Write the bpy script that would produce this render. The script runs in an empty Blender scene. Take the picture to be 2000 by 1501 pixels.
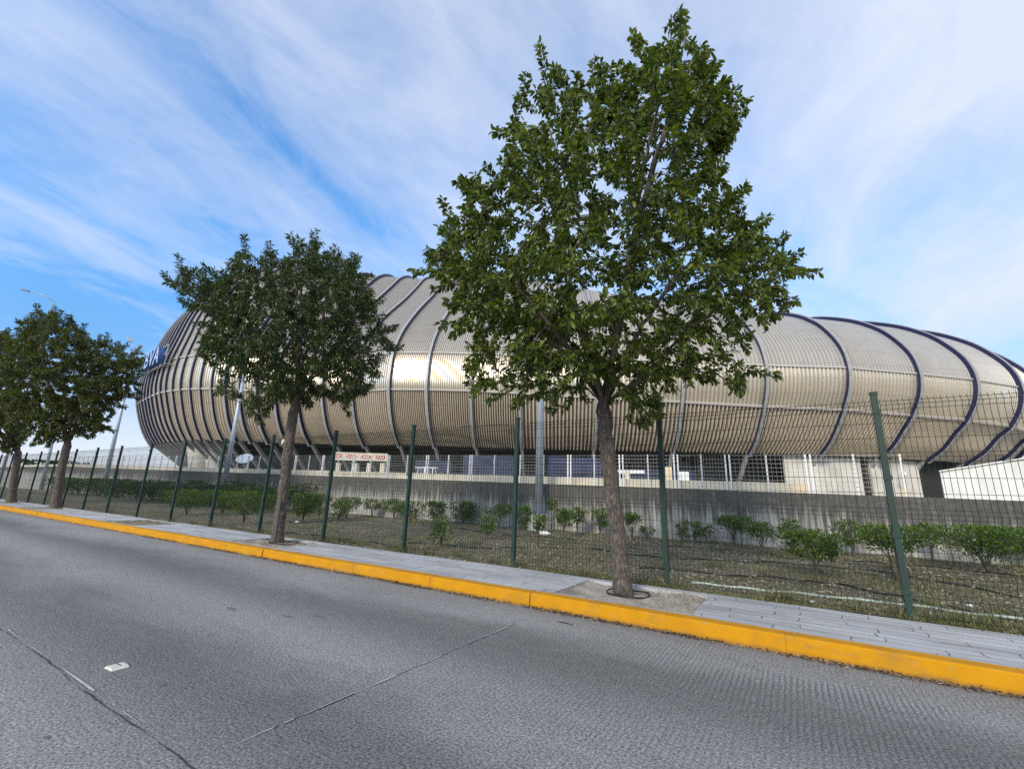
import bpy, math, random
import numpy as np
from mathutils import Vector
rad = math.radians
rng = np.random.default_rng(7)
random.seed(7)
scene = bpy.context.scene
COL = scene.collection

# ------------------------------------------------------------------ camera
F_PX, CAM_H = 864.8, 1.2824
PITCH, ROLL, YAW = rad(14.0227), rad(1.9847), rad(-32.1823)
_cy, _sy = math.cos(YAW), math.sin(YAW)
FW = np.array([_sy*math.cos(PITCH), _cy*math.cos(PITCH), math.sin(PITCH)])
_R = np.array([_cy, -_sy, 0.0]); _U = np.cross(_R, FW)
RT = _R*math.cos(ROLL) + _U*math.sin(ROLL)
UP = -_R*math.sin(ROLL) + _U*math.cos(ROLL)
CAM = np.array([0, 0, CAM_H])

def ray(x, y):
    return FW + RT*((x-1000)/F_PX) + UP*((750.5-y)/F_PX)
def at_y(x, y, Y):           # the point where the sight line meets the upright plane y = Y
    d = ray(x, y); return CAM + d*(Y/d[1])
def at_z(x, y, Z):
    d = ray(x, y); return CAM + d*((Z-CAM_H)/d[2])
def at_d(x, y, D):           # the point at depth D
    return CAM + ray(x, y)*D

cam_data = bpy.data.cameras.new('camera')
cam = bpy.data.objects.new('camera', cam_data); COL.objects.link(cam)
from mathutils import Matrix
cam.matrix_world = Matrix([[RT[0], UP[0], -FW[0], 0], [RT[1], UP[1], -FW[1], 0], [RT[2], UP[2], -FW[2], CAM_H], [0, 0, 0, 1]])
cam_data.sensor_width = 36; cam_data.lens = F_PX/2000*36
cam_data.clip_start = .05; cam_data.clip_end = 6000
scene.camera = cam

# ------------------------------------------------------------------ helpers
class MB:
    def __init__(s): s.v = []; s.f = []
    def add(s, vs, fs):
        o = len(s.v); s.v += [tuple(map(float, p)) for p in vs]; s.f += [tuple(i+o for i in f) for f in fs]; return s
    def box(s, c, size, rz=0.0, axes=None):
        hx, hy, hz = [a/2 for a in size]
        if axes is None:
            ca, sa = math.cos(rz), math.sin(rz); axes = ((ca, sa, 0), (-sa, ca, 0), (0, 0, 1))
        ax = np.array(axes, float); c = np.array(c, float)
        vs = [c+ax[0]*x*hx+ax[1]*y*hy+ax[2]*z*hz for z in (-1, 1) for x, y in ((-1, -1), (1, -1), (1, 1), (-1, 1))]
        return s.add(vs, [(3, 2, 1, 0), (4, 5, 6, 7), (0, 1, 5, 4), (1, 2, 6, 5), (2, 3, 7, 6), (3, 0, 4, 7)])
    def bar(s, p, q, w, h=None, up=(0, 0, 1)):
        p, q = np.array(p, float), np.array(q, float); d = q-p; L = np.linalg.norm(d); d /= L
        a = np.cross(np.array(up, float), d)
        if np.linalg.norm(a) < 1e-4: a = np.cross((1, 0, 0), d)
        a /= np.linalg.norm(a); b = np.cross(d, a)
        return s.box((p+q)/2, (w, h or w, L), axes=(a, b, d))
    def tube(s, pts, r, n=8, caps=True):
        P = np.array(pts, float); m = len(P); r = np.broadcast_to(np.array(r, float), (m,))
        T = np.gradient(P, axis=0); T /= np.linalg.norm(T, axis=1)[:, None]+1e-12
        a = np.cross(T[0], (0, 0, 1.0))
        if np.linalg.norm(a) < .1: a = np.cross(T[0], (1.0, 0, 0))
        vs = []
        for i in range(m):
            a = a - T[i]*(a@T[i]); a /= np.linalg.norm(a)+1e-12; b = np.cross(T[i], a)
            for k in range(n):
                t = 2*math.pi*k/n; vs.append(P[i]+r[i]*(a*math.cos(t)+b*math.sin(t)))
        fs = [(i*n+k, i*n+(k+1) % n, (i+1)*n+(k+1) % n, (i+1)*n+k) for i in range(m-1) for k in range(n)]
        if caps: fs += [tuple(range(n-1, -1, -1)), tuple((m-1)*n+k for k in range(n))]
        return s.add(vs, fs)
    def grid(s, G):
        G = np.asarray(G, float); a, b = G.shape[:2]
        return s.add(G.reshape(-1, 3), [(i*b+j, i*b+j+1, (i+1)*b+j+1, (i+1)*b+j) for i in range(a-1) for j in range(b-1)])
    def build(s, name, mat, parent=None, origin=(0, 0, 0), smooth=False):
        me = bpy.data.meshes.new(name)
        o3 = np.array(parent['_o'] if parent is not None else origin, float)
        V = np.array(s.v)-o3
        me.from_pydata(V.tolist(), [], s.f); me.update()
        return link(name, me, mat, parent, o3, smooth)

def link(name, me, mat, parent, o3, smooth=False):
    if mat: me.materials.append(mat)
    if smooth: me.polygons.foreach_set('use_smooth', np.ones(len(me.polygons), bool))
    o = bpy.data.objects.new(name, me); COL.objects.link(o)
    o['_o'] = [float(x) for x in o3]
    if parent is not None: o.parent = parent
    else: o.location = [float(x) for x in o3]
    return o

def raw_mesh(name, V, idx, sizes, mat, parent=None, origin=(0, 0, 0), smooth=False):
    o3 = np.array(parent['_o'] if parent is not None else origin, float)
    me = bpy.data.meshes.new(name); V = (np.asarray(V)-o3).astype(np.float32)
    me.vertices.add(len(V)); me.vertices.foreach_set('co', V.ravel())
    idx = np.asarray(idx, np.int32); sizes = np.asarray(sizes, np.int32)
    me.loops.add(len(idx)); me.loops.foreach_set('vertex_index', idx)
    me.polygons.add(len(sizes)); st = np.zeros(len(sizes), np.int32); st[1:] = np.cumsum(sizes)[:-1]
    me.polygons.foreach_set('loop_start', st); me.polygons.foreach_set('loop_total', sizes)
    me.update(calc_edges=True); me.validate()
    return link(name, me, mat, parent, o3, smooth)

def empty(name, loc, label, cat, group=None):
    o = bpy.data.objects.new(name, None); COL.objects.link(o)
    o.location = [float(x) for x in loc]; o['_o'] = [float(x) for x in loc]; o.empty_display_size = .2
    return tag(o, label, cat, group)
def tag(o, label, cat, group=None, kind=None):
    o['label'] = label; o['category'] = cat
    if group: o['group'] = group
    if kind: o['kind'] = kind
    return o
def structure(o): o['kind'] = 'structure'; return o

# ------------------------------------------------------------------ materials
def nodes(name):
    m = bpy.data.materials.new(name); m.use_nodes = True
    nt = m.node_tree; return m, nt, nt.nodes['Principled BSDF']
def N(nt, t, **kw):
    n = nt.nodes.new(t)
    for k, v in kw.items():
        if k in n.inputs: n.inputs[k].default_value = v
        else: setattr(n, k, v)
    return n
def ramp(nt, fac, stops):
    r = nt.nodes.new('ShaderNodeValToRGB'); e = r.color_ramp.elements
    while len(e) < len(stops): e.new(.5)
    for el, (p, c) in zip(e, stops): el.position = p; el.color = (*c, 1) if len(c) == 3 else c
    nt.links.new(fac, r.inputs[0]); return r.outputs[0]
def pos(nt, scale=(1, 1, 1), rz=0):
    g = nt.nodes.new('ShaderNodeNewGeometry'); mp = N(nt, 'ShaderNodeMapping'); mp.inputs['Scale'].default_value = scale
    mp.inputs['Rotation'].default_value = (0, 0, rz)
    nt.links.new(g.outputs['Position'], mp.inputs['Vector']); return mp.outputs[0]
def noise(nt, vec, scale, detail=4, rough=.55, dist=0):
    n = N(nt, 'ShaderNodeTexNoise', Scale=scale, Detail=detail, Roughness=rough, Distortion=dist)
    nt.links.new(vec, n.inputs['Vector']); return n.outputs[0]
def mix(nt, fac, a, b, mode='MIX'):
    m = nt.nodes.new('ShaderNodeMix'); m.data_type = 'RGBA'; m.blend_type = mode
    for s, v in ((m.inputs[0], fac), (m.inputs[6], a), (m.inputs[7], b)):
        if hasattr(v, 'is_output'): nt.links.new(v, s)
        else: s.default_value = v if isinstance(v, (int, float)) else (*v, 1)
    return m.outputs[2]
def math_(nt, op, a, b=0.0, c=None, clamp=False):
    m = nt.nodes.new('ShaderNodeMath'); m.operation = op; m.use_clamp = clamp
    for s, v in zip(m.inputs, (a, b, c if c is not None else 0.0)):
        if hasattr(v, 'is_output'): nt.links.new(v, s)
        else: s.default_value = v
    return m.outputs[0]
def bump(nt, b, h, strength, dist=.02):
    n = N(nt, 'ShaderNodeBump', Strength=strength, Distance=dist)
    nt.links.new(h, n.inputs['Height']); nt.links.new(n.outputs[0], b.inputs['Normal'])
def simple(name, c, rough=.6, metal=0, var=.12, scale=6, bumps=0, spec=None, stretch=(1, 1, 1)):
    m, nt, b = nodes(name)
    n = noise(nt, pos(nt, stretch), scale, 5)
    lo = tuple(x*(1-var) for x in c); hi = tuple(min(1, x*(1+var)) for x in c)
    nt.links.new(ramp(nt, n, [(.3, lo), (.7, hi)]), b.inputs['Base Color'])
    b.inputs['Roughness'].default_value = rough; b.inputs['Metallic'].default_value = metal
    if spec is not None: b.inputs['Specular IOR Level'].default_value = spec
    if bumps: bump(nt, b, noise(nt, pos(nt), scale*8, 4), bumps)
    return m

def mat_road():
    m, nt, b = nodes('concrete_road')
    p = pos(nt)
    fine = noise(nt, p, 62, 4, .72); mid = noise(nt, p, 9, 4, .65)
    big = noise(nt, pos(nt, (.35, 1.1, 1)), .8, 4, .6, .4)
    col = ramp(nt, fine, [(.38, (.06, .059, .058)), (.47, (.255, .251, .243)), (.54, (.37, .363, .35)), (.64, (.62, .605, .58))])
    col = mix(nt, .25, col, ramp(nt, mid, [(.3, (.22, .217, .21)), (.7, (.48, .472, .455))]))
    # darker wheel tracks run along the street
    sx = N(nt, 'ShaderNodeSeparateXYZ'); nt.links.new(p, sx.inputs[0])
    wob = math_(nt, 'MULTIPLY', big, .9)
    y = math_(nt, 'ADD', sx.outputs[1], wob)
    tr = math_(nt, 'SINE', math_(nt, 'MULTIPLY', math_(nt, 'SUBTRACT', y, 2.7), 3.4))
    tr = math_(nt, 'MULTIPLY_ADD', tr, .19, .77)
    tr2 = math_(nt, 'MULTIPLY', tr, math_(nt, 'MULTIPLY_ADD', big, .7, .60))
    cm = N(nt, 'ShaderNodeCombineColor')
    for i in range(3): nt.links.new(tr2, cm.inputs[i])
    col = mix(nt, 1.0, col, cm.outputs[0], 'MULTIPLY')
    # tined grooves across the lane, worn away in places
    xw = math_(nt, 'ADD', sx.outputs[0], math_(nt, 'MULTIPLY', mid, .03))
    g = math_(nt, 'SINE', math_(nt, 'MULTIPLY', xw, 2*math.pi/.038))
    patch = ramp(nt, noise(nt, pos(nt, (.5, 1, 1)), .9, 3, .6), [(.40, (.1, .1, .1)), (.58, (1, 1, 1))])
    right = math_(nt, 'MULTIPLY_ADD', sx.outputs[0], .3, .95, True)
    amp = math_(nt, 'MULTIPLY', patch, right)
    g = math_(nt, 'MULTIPLY', g, amp)
    dark = math_(nt, 'MULTIPLY', math_(nt, 'MULTIPLY', g, fine), 1.25, None, True)
    col = mix(nt, dark, col, (.07, .07, .075))
    nt.links.new(col, b.inputs['Base Color'])
    b.inputs['Roughness'].default_value = .82; b.inputs['Specular IOR Level'].default_value = .3
    h = math_(nt, 'ADD', math_(nt, 'MULTIPLY', g, -.45), math_(nt, 'MULTIPLY', fine, 2.0))
    bump(nt, b, h, .6, .010)
    return m

def mat_sidewalk():
    m, nt, b = nodes('stamped_concrete')
    p = pos(nt)
    d = noise(nt, p, 3.0, 3); v = N(nt, 'ShaderNodeVectorMath', operation='ADD')
    cx = N(nt, 'ShaderNodeCombineXYZ'); nt.links.new(math_(nt, 'MULTIPLY', d, .16), cx.inputs[0]); nt.links.new(math_(nt, 'MULTIPLY', d, .05), cx.inputs[1])
    nt.links.new(p, v.inputs[0]); nt.links.new(cx.outputs[0], v.inputs[1])
    br = N(nt, 'ShaderNodeTexBrick', Scale=1.0)
    br.inputs['Brick Width'].default_value = .62; br.inputs['Row Height'].default_value = .155
    br.inputs['Mortar Size'].default_value = .0065; br.inputs['Mortar Smooth'].default_value = .3
    br.inputs['Color1'].default_value = (.50, .50, .50, 1); br.inputs['Color2'].default_value = (.59, .588, .58, 1); br.inputs['Mortar'].default_value = (.19, .19, .19, 1)
    br.offset = .37; br.offset_frequency = 2; br.squash = 1.5; br.squash_frequency = 3
    nt.links.new(v.outputs[0], br.inputs['Vector'])
    st = ramp(nt, noise(nt, pos(nt, (.6, 2.2, 1)), 1.4, 5, .65), [(.35, (.58, .58, .58)), (.58, (1, 1, 1))])
    col = mix(nt, .8, br.outputs[0], st, 'MULTIPLY')
    col = mix(nt, .35, col, ramp(nt, noise(nt, p, 45, 4, .7), [(.3, (.45, .45, .45)), (.7, (1, 1, 1))]), 'MULTIPLY')
    nt.links.new(col, b.inputs['Base Color']); b.inputs['Roughness'].default_value = .85
    bump(nt, b, math_(nt, 'SUBTRACT', noise(nt, p, 30, 4), math_(nt, 'MULTIPLY', br.outputs[1], 1.5)), .4, .006)
    return m

def mat_kerb():
    m, nt, b = nodes('yellow_kerb_paint')
    p = pos(nt)
    col = ramp(nt, noise(nt, p, 5, 5, .6), [(.3, (.53, .235, .004)), (.7, (.63, .285, .006))])
    dirt = ramp(nt, noise(nt, pos(nt, (1.2, 1, 3)), 2.2, 6, .7), [(.50, (0, 0, 0)), (.74, (1, 1, 1))])
    col = mix(nt, math_(nt, 'MULTIPLY', dirt, .75), col, (.30, .17, .045))
    chips = ramp(nt, noise(nt, pos(nt, (1, 1, 2)), 16, 5, .7), [(.645, (0, 0, 0)), (.67, (1, 1, 1))])
    col = mix(nt, chips, col, (.28, .27, .25))
    # splash of road grime along the foot of the kerb
    sx = N(nt, 'ShaderNodeSeparateXYZ'); nt.links.new(p, sx.inputs[0])
    lowz = math_(nt, 'SUBTRACT', 1.0, math_(nt, 'MULTIPLY', sx.outputs[2], 22.0), None, True)
    foot = math_(nt, 'MULTIPLY', lowz, math_(nt, 'MULTIPLY_ADD', noise(nt, pos(nt), 7, 4), 2.2, -.5, True), None, True)
    col = mix(nt, foot, col, (.12, .08, .04))
    nt.links.new(col, b.inputs['Base Color']); b.inputs['Roughness'].default_value = .8; b.inputs['Specular IOR Level'].default_value = .2
    bump(nt, b, noise(nt, p, 60, 4), .3, .006)
    return m

def mat_wall(top_dark=1.0):
    m, nt, b = nodes('stained_board_concrete')
    p = pos(nt)
    base = ramp(nt, noise(nt, pos(nt, (5.5, 1, .35)), 1.6, 5, .65), [(.3, (.22, .21, .19)), (.5, (.40, .38, .345)), (.72, (.58, .56, .51))])
    board = noise(nt, pos(nt, (14, 1, .12)), 1.0, 2, .5)
    base = mix(nt, .5, base, ramp(nt, board, [(.40, (.34, .34, .34)), (.56, (1, 1, 1))]), 'MULTIPLY')
    sx = N(nt, 'ShaderNodeSeparateXYZ'); nt.links.new(p, sx.inputs[0])
    topz = math_(nt, 'MULTIPLY_ADD', sx.outputs[0], -.0155, 1.6)
    dz = math_(nt, 'SUBTRACT', topz, sx.outputs[2])
    streak = noise(nt, pos(nt, (4.5, 1, .2)), 1.8, 7, .75)
    stain = math_(nt, 'SUBTRACT', math_(nt, 'MULTIPLY', streak, 2.05), math_(nt, 'MULTIPLY', dz, .84))
    stain = ramp(nt, stain, [(.24, (0, 0, 0)), (.60, (1, 1, 1))])
    blot = noise(nt, p, 9, 5, .75)
    stain = math_(nt, 'MULTIPLY', stain, math_(nt, 'MULTIPLY_ADD', blot, .8, .55), None, True)
    col = mix(nt, math_(nt, 'MULTIPLY', stain, .9), base, (.055, .052, .045))
    col = mix(nt, ramp(nt, noise(nt, p, 22, 4, .7), [(.62, (0, 0, 0)), (.8, (.5, .5, .5))]), col, (.12, .115, .10))
    nt.links.new(col, b.inputs['Base Color']); b.inputs['Roughness'].default_value = .9
    bump(nt, b, math_(nt, 'ADD', board, noise(nt, p, 40, 4)), .4, .01)
    return m

def mat_bed():
    m, nt, b = nodes('dry_mulch_and_grass')
    p = pos(nt)
    a = noise(nt, p, 26, 6, .75)
    col = ramp(nt, a, [(.32, (.035, .028, .018)), (.47, (.15, .125, .08)), (.57, (.27, .23, .155)), (.72, (.50, .45, .34))])
    g = ramp(nt, noise(nt, p, 1.3, 5, .65), [(.42, (0, 0, 0)), (.62, (1, 1, 1))])
    col = mix(nt, math_(nt, 'MULTIPLY', g, .65), col, ramp(nt, noise(nt, p, 34, 4, .7), [(.3, (.035, .048, .014)), (.7, (.16, .18, .06))]))
    nt.links.new(col, b.inputs['Base Color']); b.inputs['Roughness'].default_value = .95
    bump(nt, b, a, .9, .05)
    return m

def mat_bark():
    m, nt, b = nodes('tree_bark')
    p = pos(nt, (1, 1, .3))
    a = noise(nt, p, 38, 6, .75, .5); s = noise(nt, pos(nt), 6, 4, .6)
    col = ramp(nt, a, [(.34, (.040, .030, .025)), (.5, (.13, .10, .082)), (.58, (.24, .20, .17)), (.70, (.55, .48, .42))])
    col = mix(nt, math_(nt, 'MULTIPLY', s, .6), col, (.10, .082, .068))
    nt.links.new(col, b.inputs['Base Color']); b.inputs['Roughness'].default_value = .9
    bump(nt, b, a, 1.0, .03)
    return m

def mat_leaf(name, dark, light, yellow=.03, trans=.35, rough=.36):
    m, nt, b = nodes(name)
    g = nt.nodes.new('ShaderNodeNewGeometry'); r = g.outputs['Random Per Island']
    col = ramp(nt, r, [(0, dark), (.75, light), (1-yellow, light), (1, (.22, .19, .03))])
    n = noise(nt, pos(nt), 1.5, 3)
    col = mix(nt, 1.0, col, ramp(nt, n, [(.3, (.62, .66, .70)), (.7, (1.25, 1.2, .92))]), 'MULTIPLY')
    nt.links.new(col, b.inputs['Base Color']); b.inputs['Roughness'].default_value = rough
    b.inputs['Specular IOR Level'].default_value = .55
    t = nt.nodes.new('ShaderNodeBsdfTranslucent')
    nt.links.new(mix(nt, 1.0, col, (1.5, 1.55, .6), 'MULTIPLY'), t.inputs[0])
    ms = nt.nodes.new('ShaderNodeMixShader'); ms.inputs[0].default_value = trans
    nt.links.new(b.outputs[0], ms.inputs[1]); nt.links.new(t.outputs[0], ms.inputs[2])
    nt.links.new(ms.outputs[0], nt.nodes['Material Output'].inputs[0])
    return m

def mat_panel(name, c, rough, metal, dirt):
    m, nt, b = nodes(name)
    n = noise(nt, pos(nt, (1, 1, .25)), .9, 5, .65)
    lo = tuple(x*(1-dirt) for x in c)
    col = ramp(nt, n, [(.32, lo), (.66, c)])
    sx = N(nt, 'ShaderNodeSeparateXYZ'); nt.links.new(pos(nt), sx.inputs[0])
    seam = math_(nt, 'LESS_THAN', math_(nt, 'FRACT', math_(nt, 'MULTIPLY', sx.outputs[2], .62)), .05)   # lap joints of the sheets
    grime = ramp(nt, noise(nt, pos(nt, (2.2, 2.2, .10)), 1.6, 6, .7), [(.50, (0, 0, 0)), (.72, (1, 1, 1))])
    dk = math_(nt, 'ADD', math_(nt, 'MULTIPLY', seam, .22), math_(nt, 'MULTIPLY', grime, dirt*2.2), None, True)
    col = mix(nt, dk, col, tuple(x*.42 for x in c))
    nt.links.new(col, b.inputs['Base Color'])
    b.inputs['Metallic'].default_value = metal
    r = math_(nt, 'MULTIPLY_ADD', noise(nt, pos(nt), .8, 3), .10, rough-.05)
    nt.links.new(r, b.inputs['Roughness'])
    return m

M = dict(
    road=mat_road(), walk=mat_sidewalk(), kerb=mat_kerb(), wall=mat_wall(), bed=mat_bed(), bark=mat_bark(),
    leaf_a=mat_leaf('broad_leaf', (.028, .050, .014), (.155, .205, .038), .02),
    leaf_b=mat_leaf('narrow_leaf', (.024, .044, .018), (.082, .115, .036), .015, .3),
    leaf_c=mat_leaf('olive_leaf', (.036, .052, .018), (.11, .13, .040), .03, .35),
    leaf_s=mat_leaf('shrub_leaf', (.034, .066, .014), (.12, .20, .032), .01, .35),
    leaf_h=mat_leaf('hedge_leaf', (.020, .042, .012), (.060, .105, .022), .01, .3),
    slat=mat_panel('champagne_slats', (.76, .665, .53), .46, .45, .10), gap=simple('shaded_gap', (.135, .113, .088), .8, 0, .2, 1), trough=mat_panel('shaded_trough', (.40, .355, .29), .45, .5, .08),  # gap and trough: shade between the ridges put into the colour
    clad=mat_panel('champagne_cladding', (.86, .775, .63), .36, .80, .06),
    roof=mat_panel('pale_roof_cladding', (.53, .495, .44), .46, .5, .08),
    navy=simple('navy_paint', (.018, .018, .065), .4, 0, .2, 2),
    flange=simple('pale_steel', (.36, .36, .355), .5, .2, .12, 2),
    belt=simple('white_belt', (.54, .51, .46), .45, .2, .08, 2),
    green=simple('green_powder_coat', (.004, .027, .019), .6, 0, .25, 5),
    wire=simple('dark_green_wire', (.003, .010, .008), .75, 0, .2, 3),
    white=simple('white_paint', (.78, .78, .76), .5, 0, .06, 4),
    galv=simple('galvanised_pole', (.40, .45, .52), .45, .35, .08, 3, stretch=(1, 1, .2)),
    cream=simple('cream_concrete', (.66, .60, .47), .85, 0, .14, 2, .2),
    pale=simple('pale_concrete', (.60, .57, .50), .88, 0, .16, .8, .2),
    parapet=simple('bright_concrete', (.68, .665, .61), .85, 0, .12, 1.2, .2, stretch=(1, 1, .4)),
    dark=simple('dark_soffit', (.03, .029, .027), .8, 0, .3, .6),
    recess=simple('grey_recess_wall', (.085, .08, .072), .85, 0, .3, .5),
    blue=simple('deep_blue_panel', (.018, .026, .075), .5, 0, .3, .8),
    black=simple('black_rubber', (.014, .013, .012), .6, 0, .3, 4),
    pvc=simple('pale_green_plastic_pipe', (.40, .47, .41), .5, 0, .3, 5),
    red=simple('red_ink', (.48, .035, .03), .5, 0, .08, 2),
    signblue=simple('sign_side_blue', (.03, .09, .26), .4, 0, .1, 2),
    signface=simple('sign_face_pale_blue', (.36, .46, .66), .35, 0, .06, 2),
    stud=simple('worn_ceramic', (.66, .63, .54), .5, 0, .15, 20, .2),
    joint=simple('dark_joint_filler', (.035, .033, .03), .9, 0, .4, 30),
    sealant=simple('pale_sealant', (.46, .46, .45), .7, 0, .25, 20),
    soil=None, lamp=simple('dark_lamp_housing', (.09, .09, .10), .5, .3, .2, 3),
    earth=simple('far_ground', (.16, .14, .10), .95, 0, .25, .05),
    concourse=simple('concourse_paving', (.36, .34, .30), .9, 0, .15, .4),
    doorc=simple('cream_door', (.68, .55, .36), .5, 0, .06, 1),
)
def mat_soil():
    m, nt, b = nodes('sandy_soil'); p = pos(nt)
    a = noise(nt, p, 40, 6, .75)
    col = ramp(nt, a, [(.3, (.22, .18, .145)), (.5, (.46, .395, .325)), (.72, (.62, .55, .48))])
    g = ramp(nt, noise(nt, p, 2.6, 4, .6), [(.52, (0, 0, 0)), (.66, (1, 1, 1))])
    col = mix(nt, math_(nt, 'MULTIPLY', g, .6), col, (.10, .085, .05))
    nt.links.new(col, b.inputs['Base Color']); b.inputs['Roughness'].default_value = .95
    bump(nt, b, a, .8, .03); return m
M['soil'] = mat_soil()

# ------------------------------------------------------------------ the ground
KY, SW0, FY, WY = 5.04, 5.20, 6.62, 14.2
def strip(name, x0, x1, y0, y1, z, mat, dx=2.0, zf=None):
    xs = np.linspace(x0, x1, max(2, int((x1-x0)/dx)+1)); ys = np.linspace(y0, y1, max(2, int((y1-y0)/dx)+1))
    G = np.array([[(x, y, z if zf is None else zf(x, y)) for y in ys] for x in xs])
    return structure(MB().grid(G[:, ::-1]).build(name, mat))
gm = MB(); gm.add([(-1500, -1500, -.06), (1500, -1500, -.06), (1500, 2500, -.06), (-1500, 2500, -.06)], [(0, 1, 2, 3)])
structure(gm.build('ground', M['earth']))
strip('road', -160, 40, -9, KY+.02, 0, M['road'], 4)
# pavement slab with tree pits cut out of it
PITS = [(-2.62, -1.02), (-10.3, -8.6), (-17.3, -15.2), (-26.4, -24.6), (-32.4, -30.6), (-39.8, -38.2)]
sw = MB(); edges = [40]
cuts = sorted(PITS, reverse=True); x_hi = 20.0
def slab(mb, x0, x1, y0, y1, z0, z1): mb.box(((x0+x1)/2, (y0+y1)/2, (z0+z1)/2), (x1-x0, y1-y0, z1-z0))
for a, b_ in cuts:
    slab(sw, b_, x_hi, SW0+.003, 6.56, -.05, .15); x_hi = a
    slab(sw, a+.001, b_-.001, SW0+.003, 5.29, -.05, .149); slab(sw, a+.001, b_-.001, 6.40, 6.56, -.05, .149)
slab(sw, -120, x_hi, SW0+.003, 6.56, -.05, .15)
structure(sw.build('pavement', M['walk']))
for a, b_ in PITS:
    xs = np.linspace(a, b_, 22); ys = np.linspace(5.29, 6.40, 16)
    G = np.array([[(x, y, .125+.02*math.sin(x*9+y*5)*math.sin(y*11)+rng.normal(0, .004)) for y in ys] for x in xs])
    structure(MB().grid(G[:, ::-1]).build('tree_pit_soil', M['soil']))
# yellow kerb, cast in lengths with narrow joints
kb = MB(); x = 12.0; rk = random.Random(3)
while x > -110:
    L = rk.uniform(.95, 1.05)*1.55; x2 = x-L; gp = .001
    for xc, gw in ((-2.82, .012), (-8.55, .028)):
        if x2 < xc < x-.1: x2 = xc; gp = gw
    dy = rk.uniform(-.003, .003); dzz = rk.uniform(-.002, .002)
    pr = [(KY-.012+dy, -.03), (KY+dy, .135+dzz), (KY+.016+dy, .151+dzz), (SW0, .153+dzz), (SW0, -.03)]
    vs = [(xx, py, pz) for xx in (x-.001, x2+gp) for py, pz in pr]; n = len(pr)
    kb.add(vs, [(i, (i+1) % n, n+(i+1) % n, n+i) for i in range(n)]+[tuple(range(n-1, -1, -1)), tuple(range(n, 2*n))]); x = x2
structure(kb.build('kerb', M['kerb']))
# joints in the road slabs
def wob_line(name, p, q, w, mat, z, brk=0, amp=.006, seed=0):
    r = np.random.default_rng(seed); p, q = np.array(p), np.array(q); L = np.linalg.norm(q-p); n = int(L/.03)
    t = np.linspace(0, 1, n); d = (q-p)/L; nn = np.array([-d[1], d[0]])
    off = np.cumsum(r.normal(0, amp*.25, n)); off -= np.linspace(off[0], off[-1], n); off = np.clip(off, -amp*3, amp*3)
    ww = w*np.clip(.7+np.convolve(r.normal(0, 1, n), np.ones(9)/9, 'same')*1.4, .12, 2.4)
    keep = np.convolve(r.normal(0, 1, n), np.ones(15)/15, 'same') > brk if brk is not None else np.ones(n, bool)
    mb = MB()
    for i in range(n-1):
        if not keep[i]: continue
        a, b2 = p+(q-p)*t[i]+nn*off[i], p+(q-p)*t[i+1]+nn*off[i+1]
        mb.add([(*(a-nn*ww[i]/2), z), (*(b2-nn*ww[i+1]/2), z), (*(b2+nn*ww[i+1]/2), z), (*(a+nn*ww[i]/2), z)], [(0, 1, 2, 3)])
    return structure(mb.build(name, mat))
wob_line('road_joint', (-22, 1.31), (-2.5, 1.31), .006, M['joint'], .004, None, .007, 1)
wob_line('road_joint', (-2.5, 1.31), (9, 1.31), .009, M['joint'], .004, None, .007, 2)
wob_line('road_joint', (-22, 1.312), (9, 1.312), .008, M['sealant'], .007, -.10, .007, 3)
wob_line('road_joint', (-2.545, 1.33), (-2.57, 4.3), .006, M['joint'], .004, .0, .006, 4)
wob_line('road_joint', (-2.545, 1.36), (-2.57, 4.15), .009, M['sealant'], .007, -.10, .005, 5)
# dark oil and tyre spots
sp = MB()
for (px, py, rx, ry) in [(452, 1188, .16, .05), (560, 1203, .13, .03), (622, 1203, .14, .045), (318, 1336, .05, .03), (90, 1440, .04, .02)]:
    c = at_z(px, py, 0); k = 14; ang = [2*math.pi*i/k for i in range(k)]
    sp.add([(c[0]+rx*.7*math.cos(a)*rk.uniform(.6, 1.1), c[1]+ry*.7*math.sin(a)*rk.uniform(.6, 1.1), .0035) for a in ang], [tuple(range(k))])
structure(sp.build('road_stains', simple('oil_stain', (.15, .148, .145), .6, 0, .3, 30)))

def bedz(x, y): return .135 + .03*math.sin(x*1.7+y)*math.sin(y*2.1-x*.4) + max(0, (y-9)*.012)
xs = np.linspace(-110, 14, 420); ys = np.linspace(6.562, WY+.05, 30)
G = np.array([[(x, y, bedz(x, y)) for y in ys] for x in xs])
structure(MB().grid(G[:, ::-1]).build('planting_bed', M['bed'], smooth=True))

# ------------------------------------------------------------------ retaining wall and concourse
def walltop(x): return 1.60-.0155*x if x > -60 else 2.53
wl = MB(); xs = np.arange(-110, 26.1, 2.0)
for a, b_ in zip(xs[:-1], xs[1:]):
    za, zb_ = walltop(a), walltop(b_)
    wl.add([(a, WY, -.1), (b_, WY, -.1), (b_, WY, zb_), (a, WY, za), (a, WY+.3, za), (b_, WY+.3, zb_)], [(0, 1, 2, 3), (3, 2, 5, 4)])
tag(wl.build('retaining_wall', M['wall']), 'long stained concrete retaining wall behind the shrubs', 'wall')
cw = MB()
for a, b_ in zip(xs[:-1], xs[1:]):
    if b_ > .5: continue
    za, zb_ = walltop(a), walltop(b_); h = .27
    cw.add([(a, WY+.55, za-.3), (b_, WY+.55, zb_-.3), (b_, WY+.55, zb_+h), (a, WY+.55, za+h), (a, WY+.8, za+h), (b_, WY+.8, zb_+h)], [(0, 1, 2, 3), (3, 2, 5, 4)])
tag(cw.build('kerb_wall', M['cream']), 'low cream kerb wall running behind the white mesh railing', 'kerb wall')
cg = MB(); G = np.array([[(x, y, walltop(x)-.02) for y in (WY+.28, 40, 160)] for x in np.linspace(-110, 120, 60)])
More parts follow.
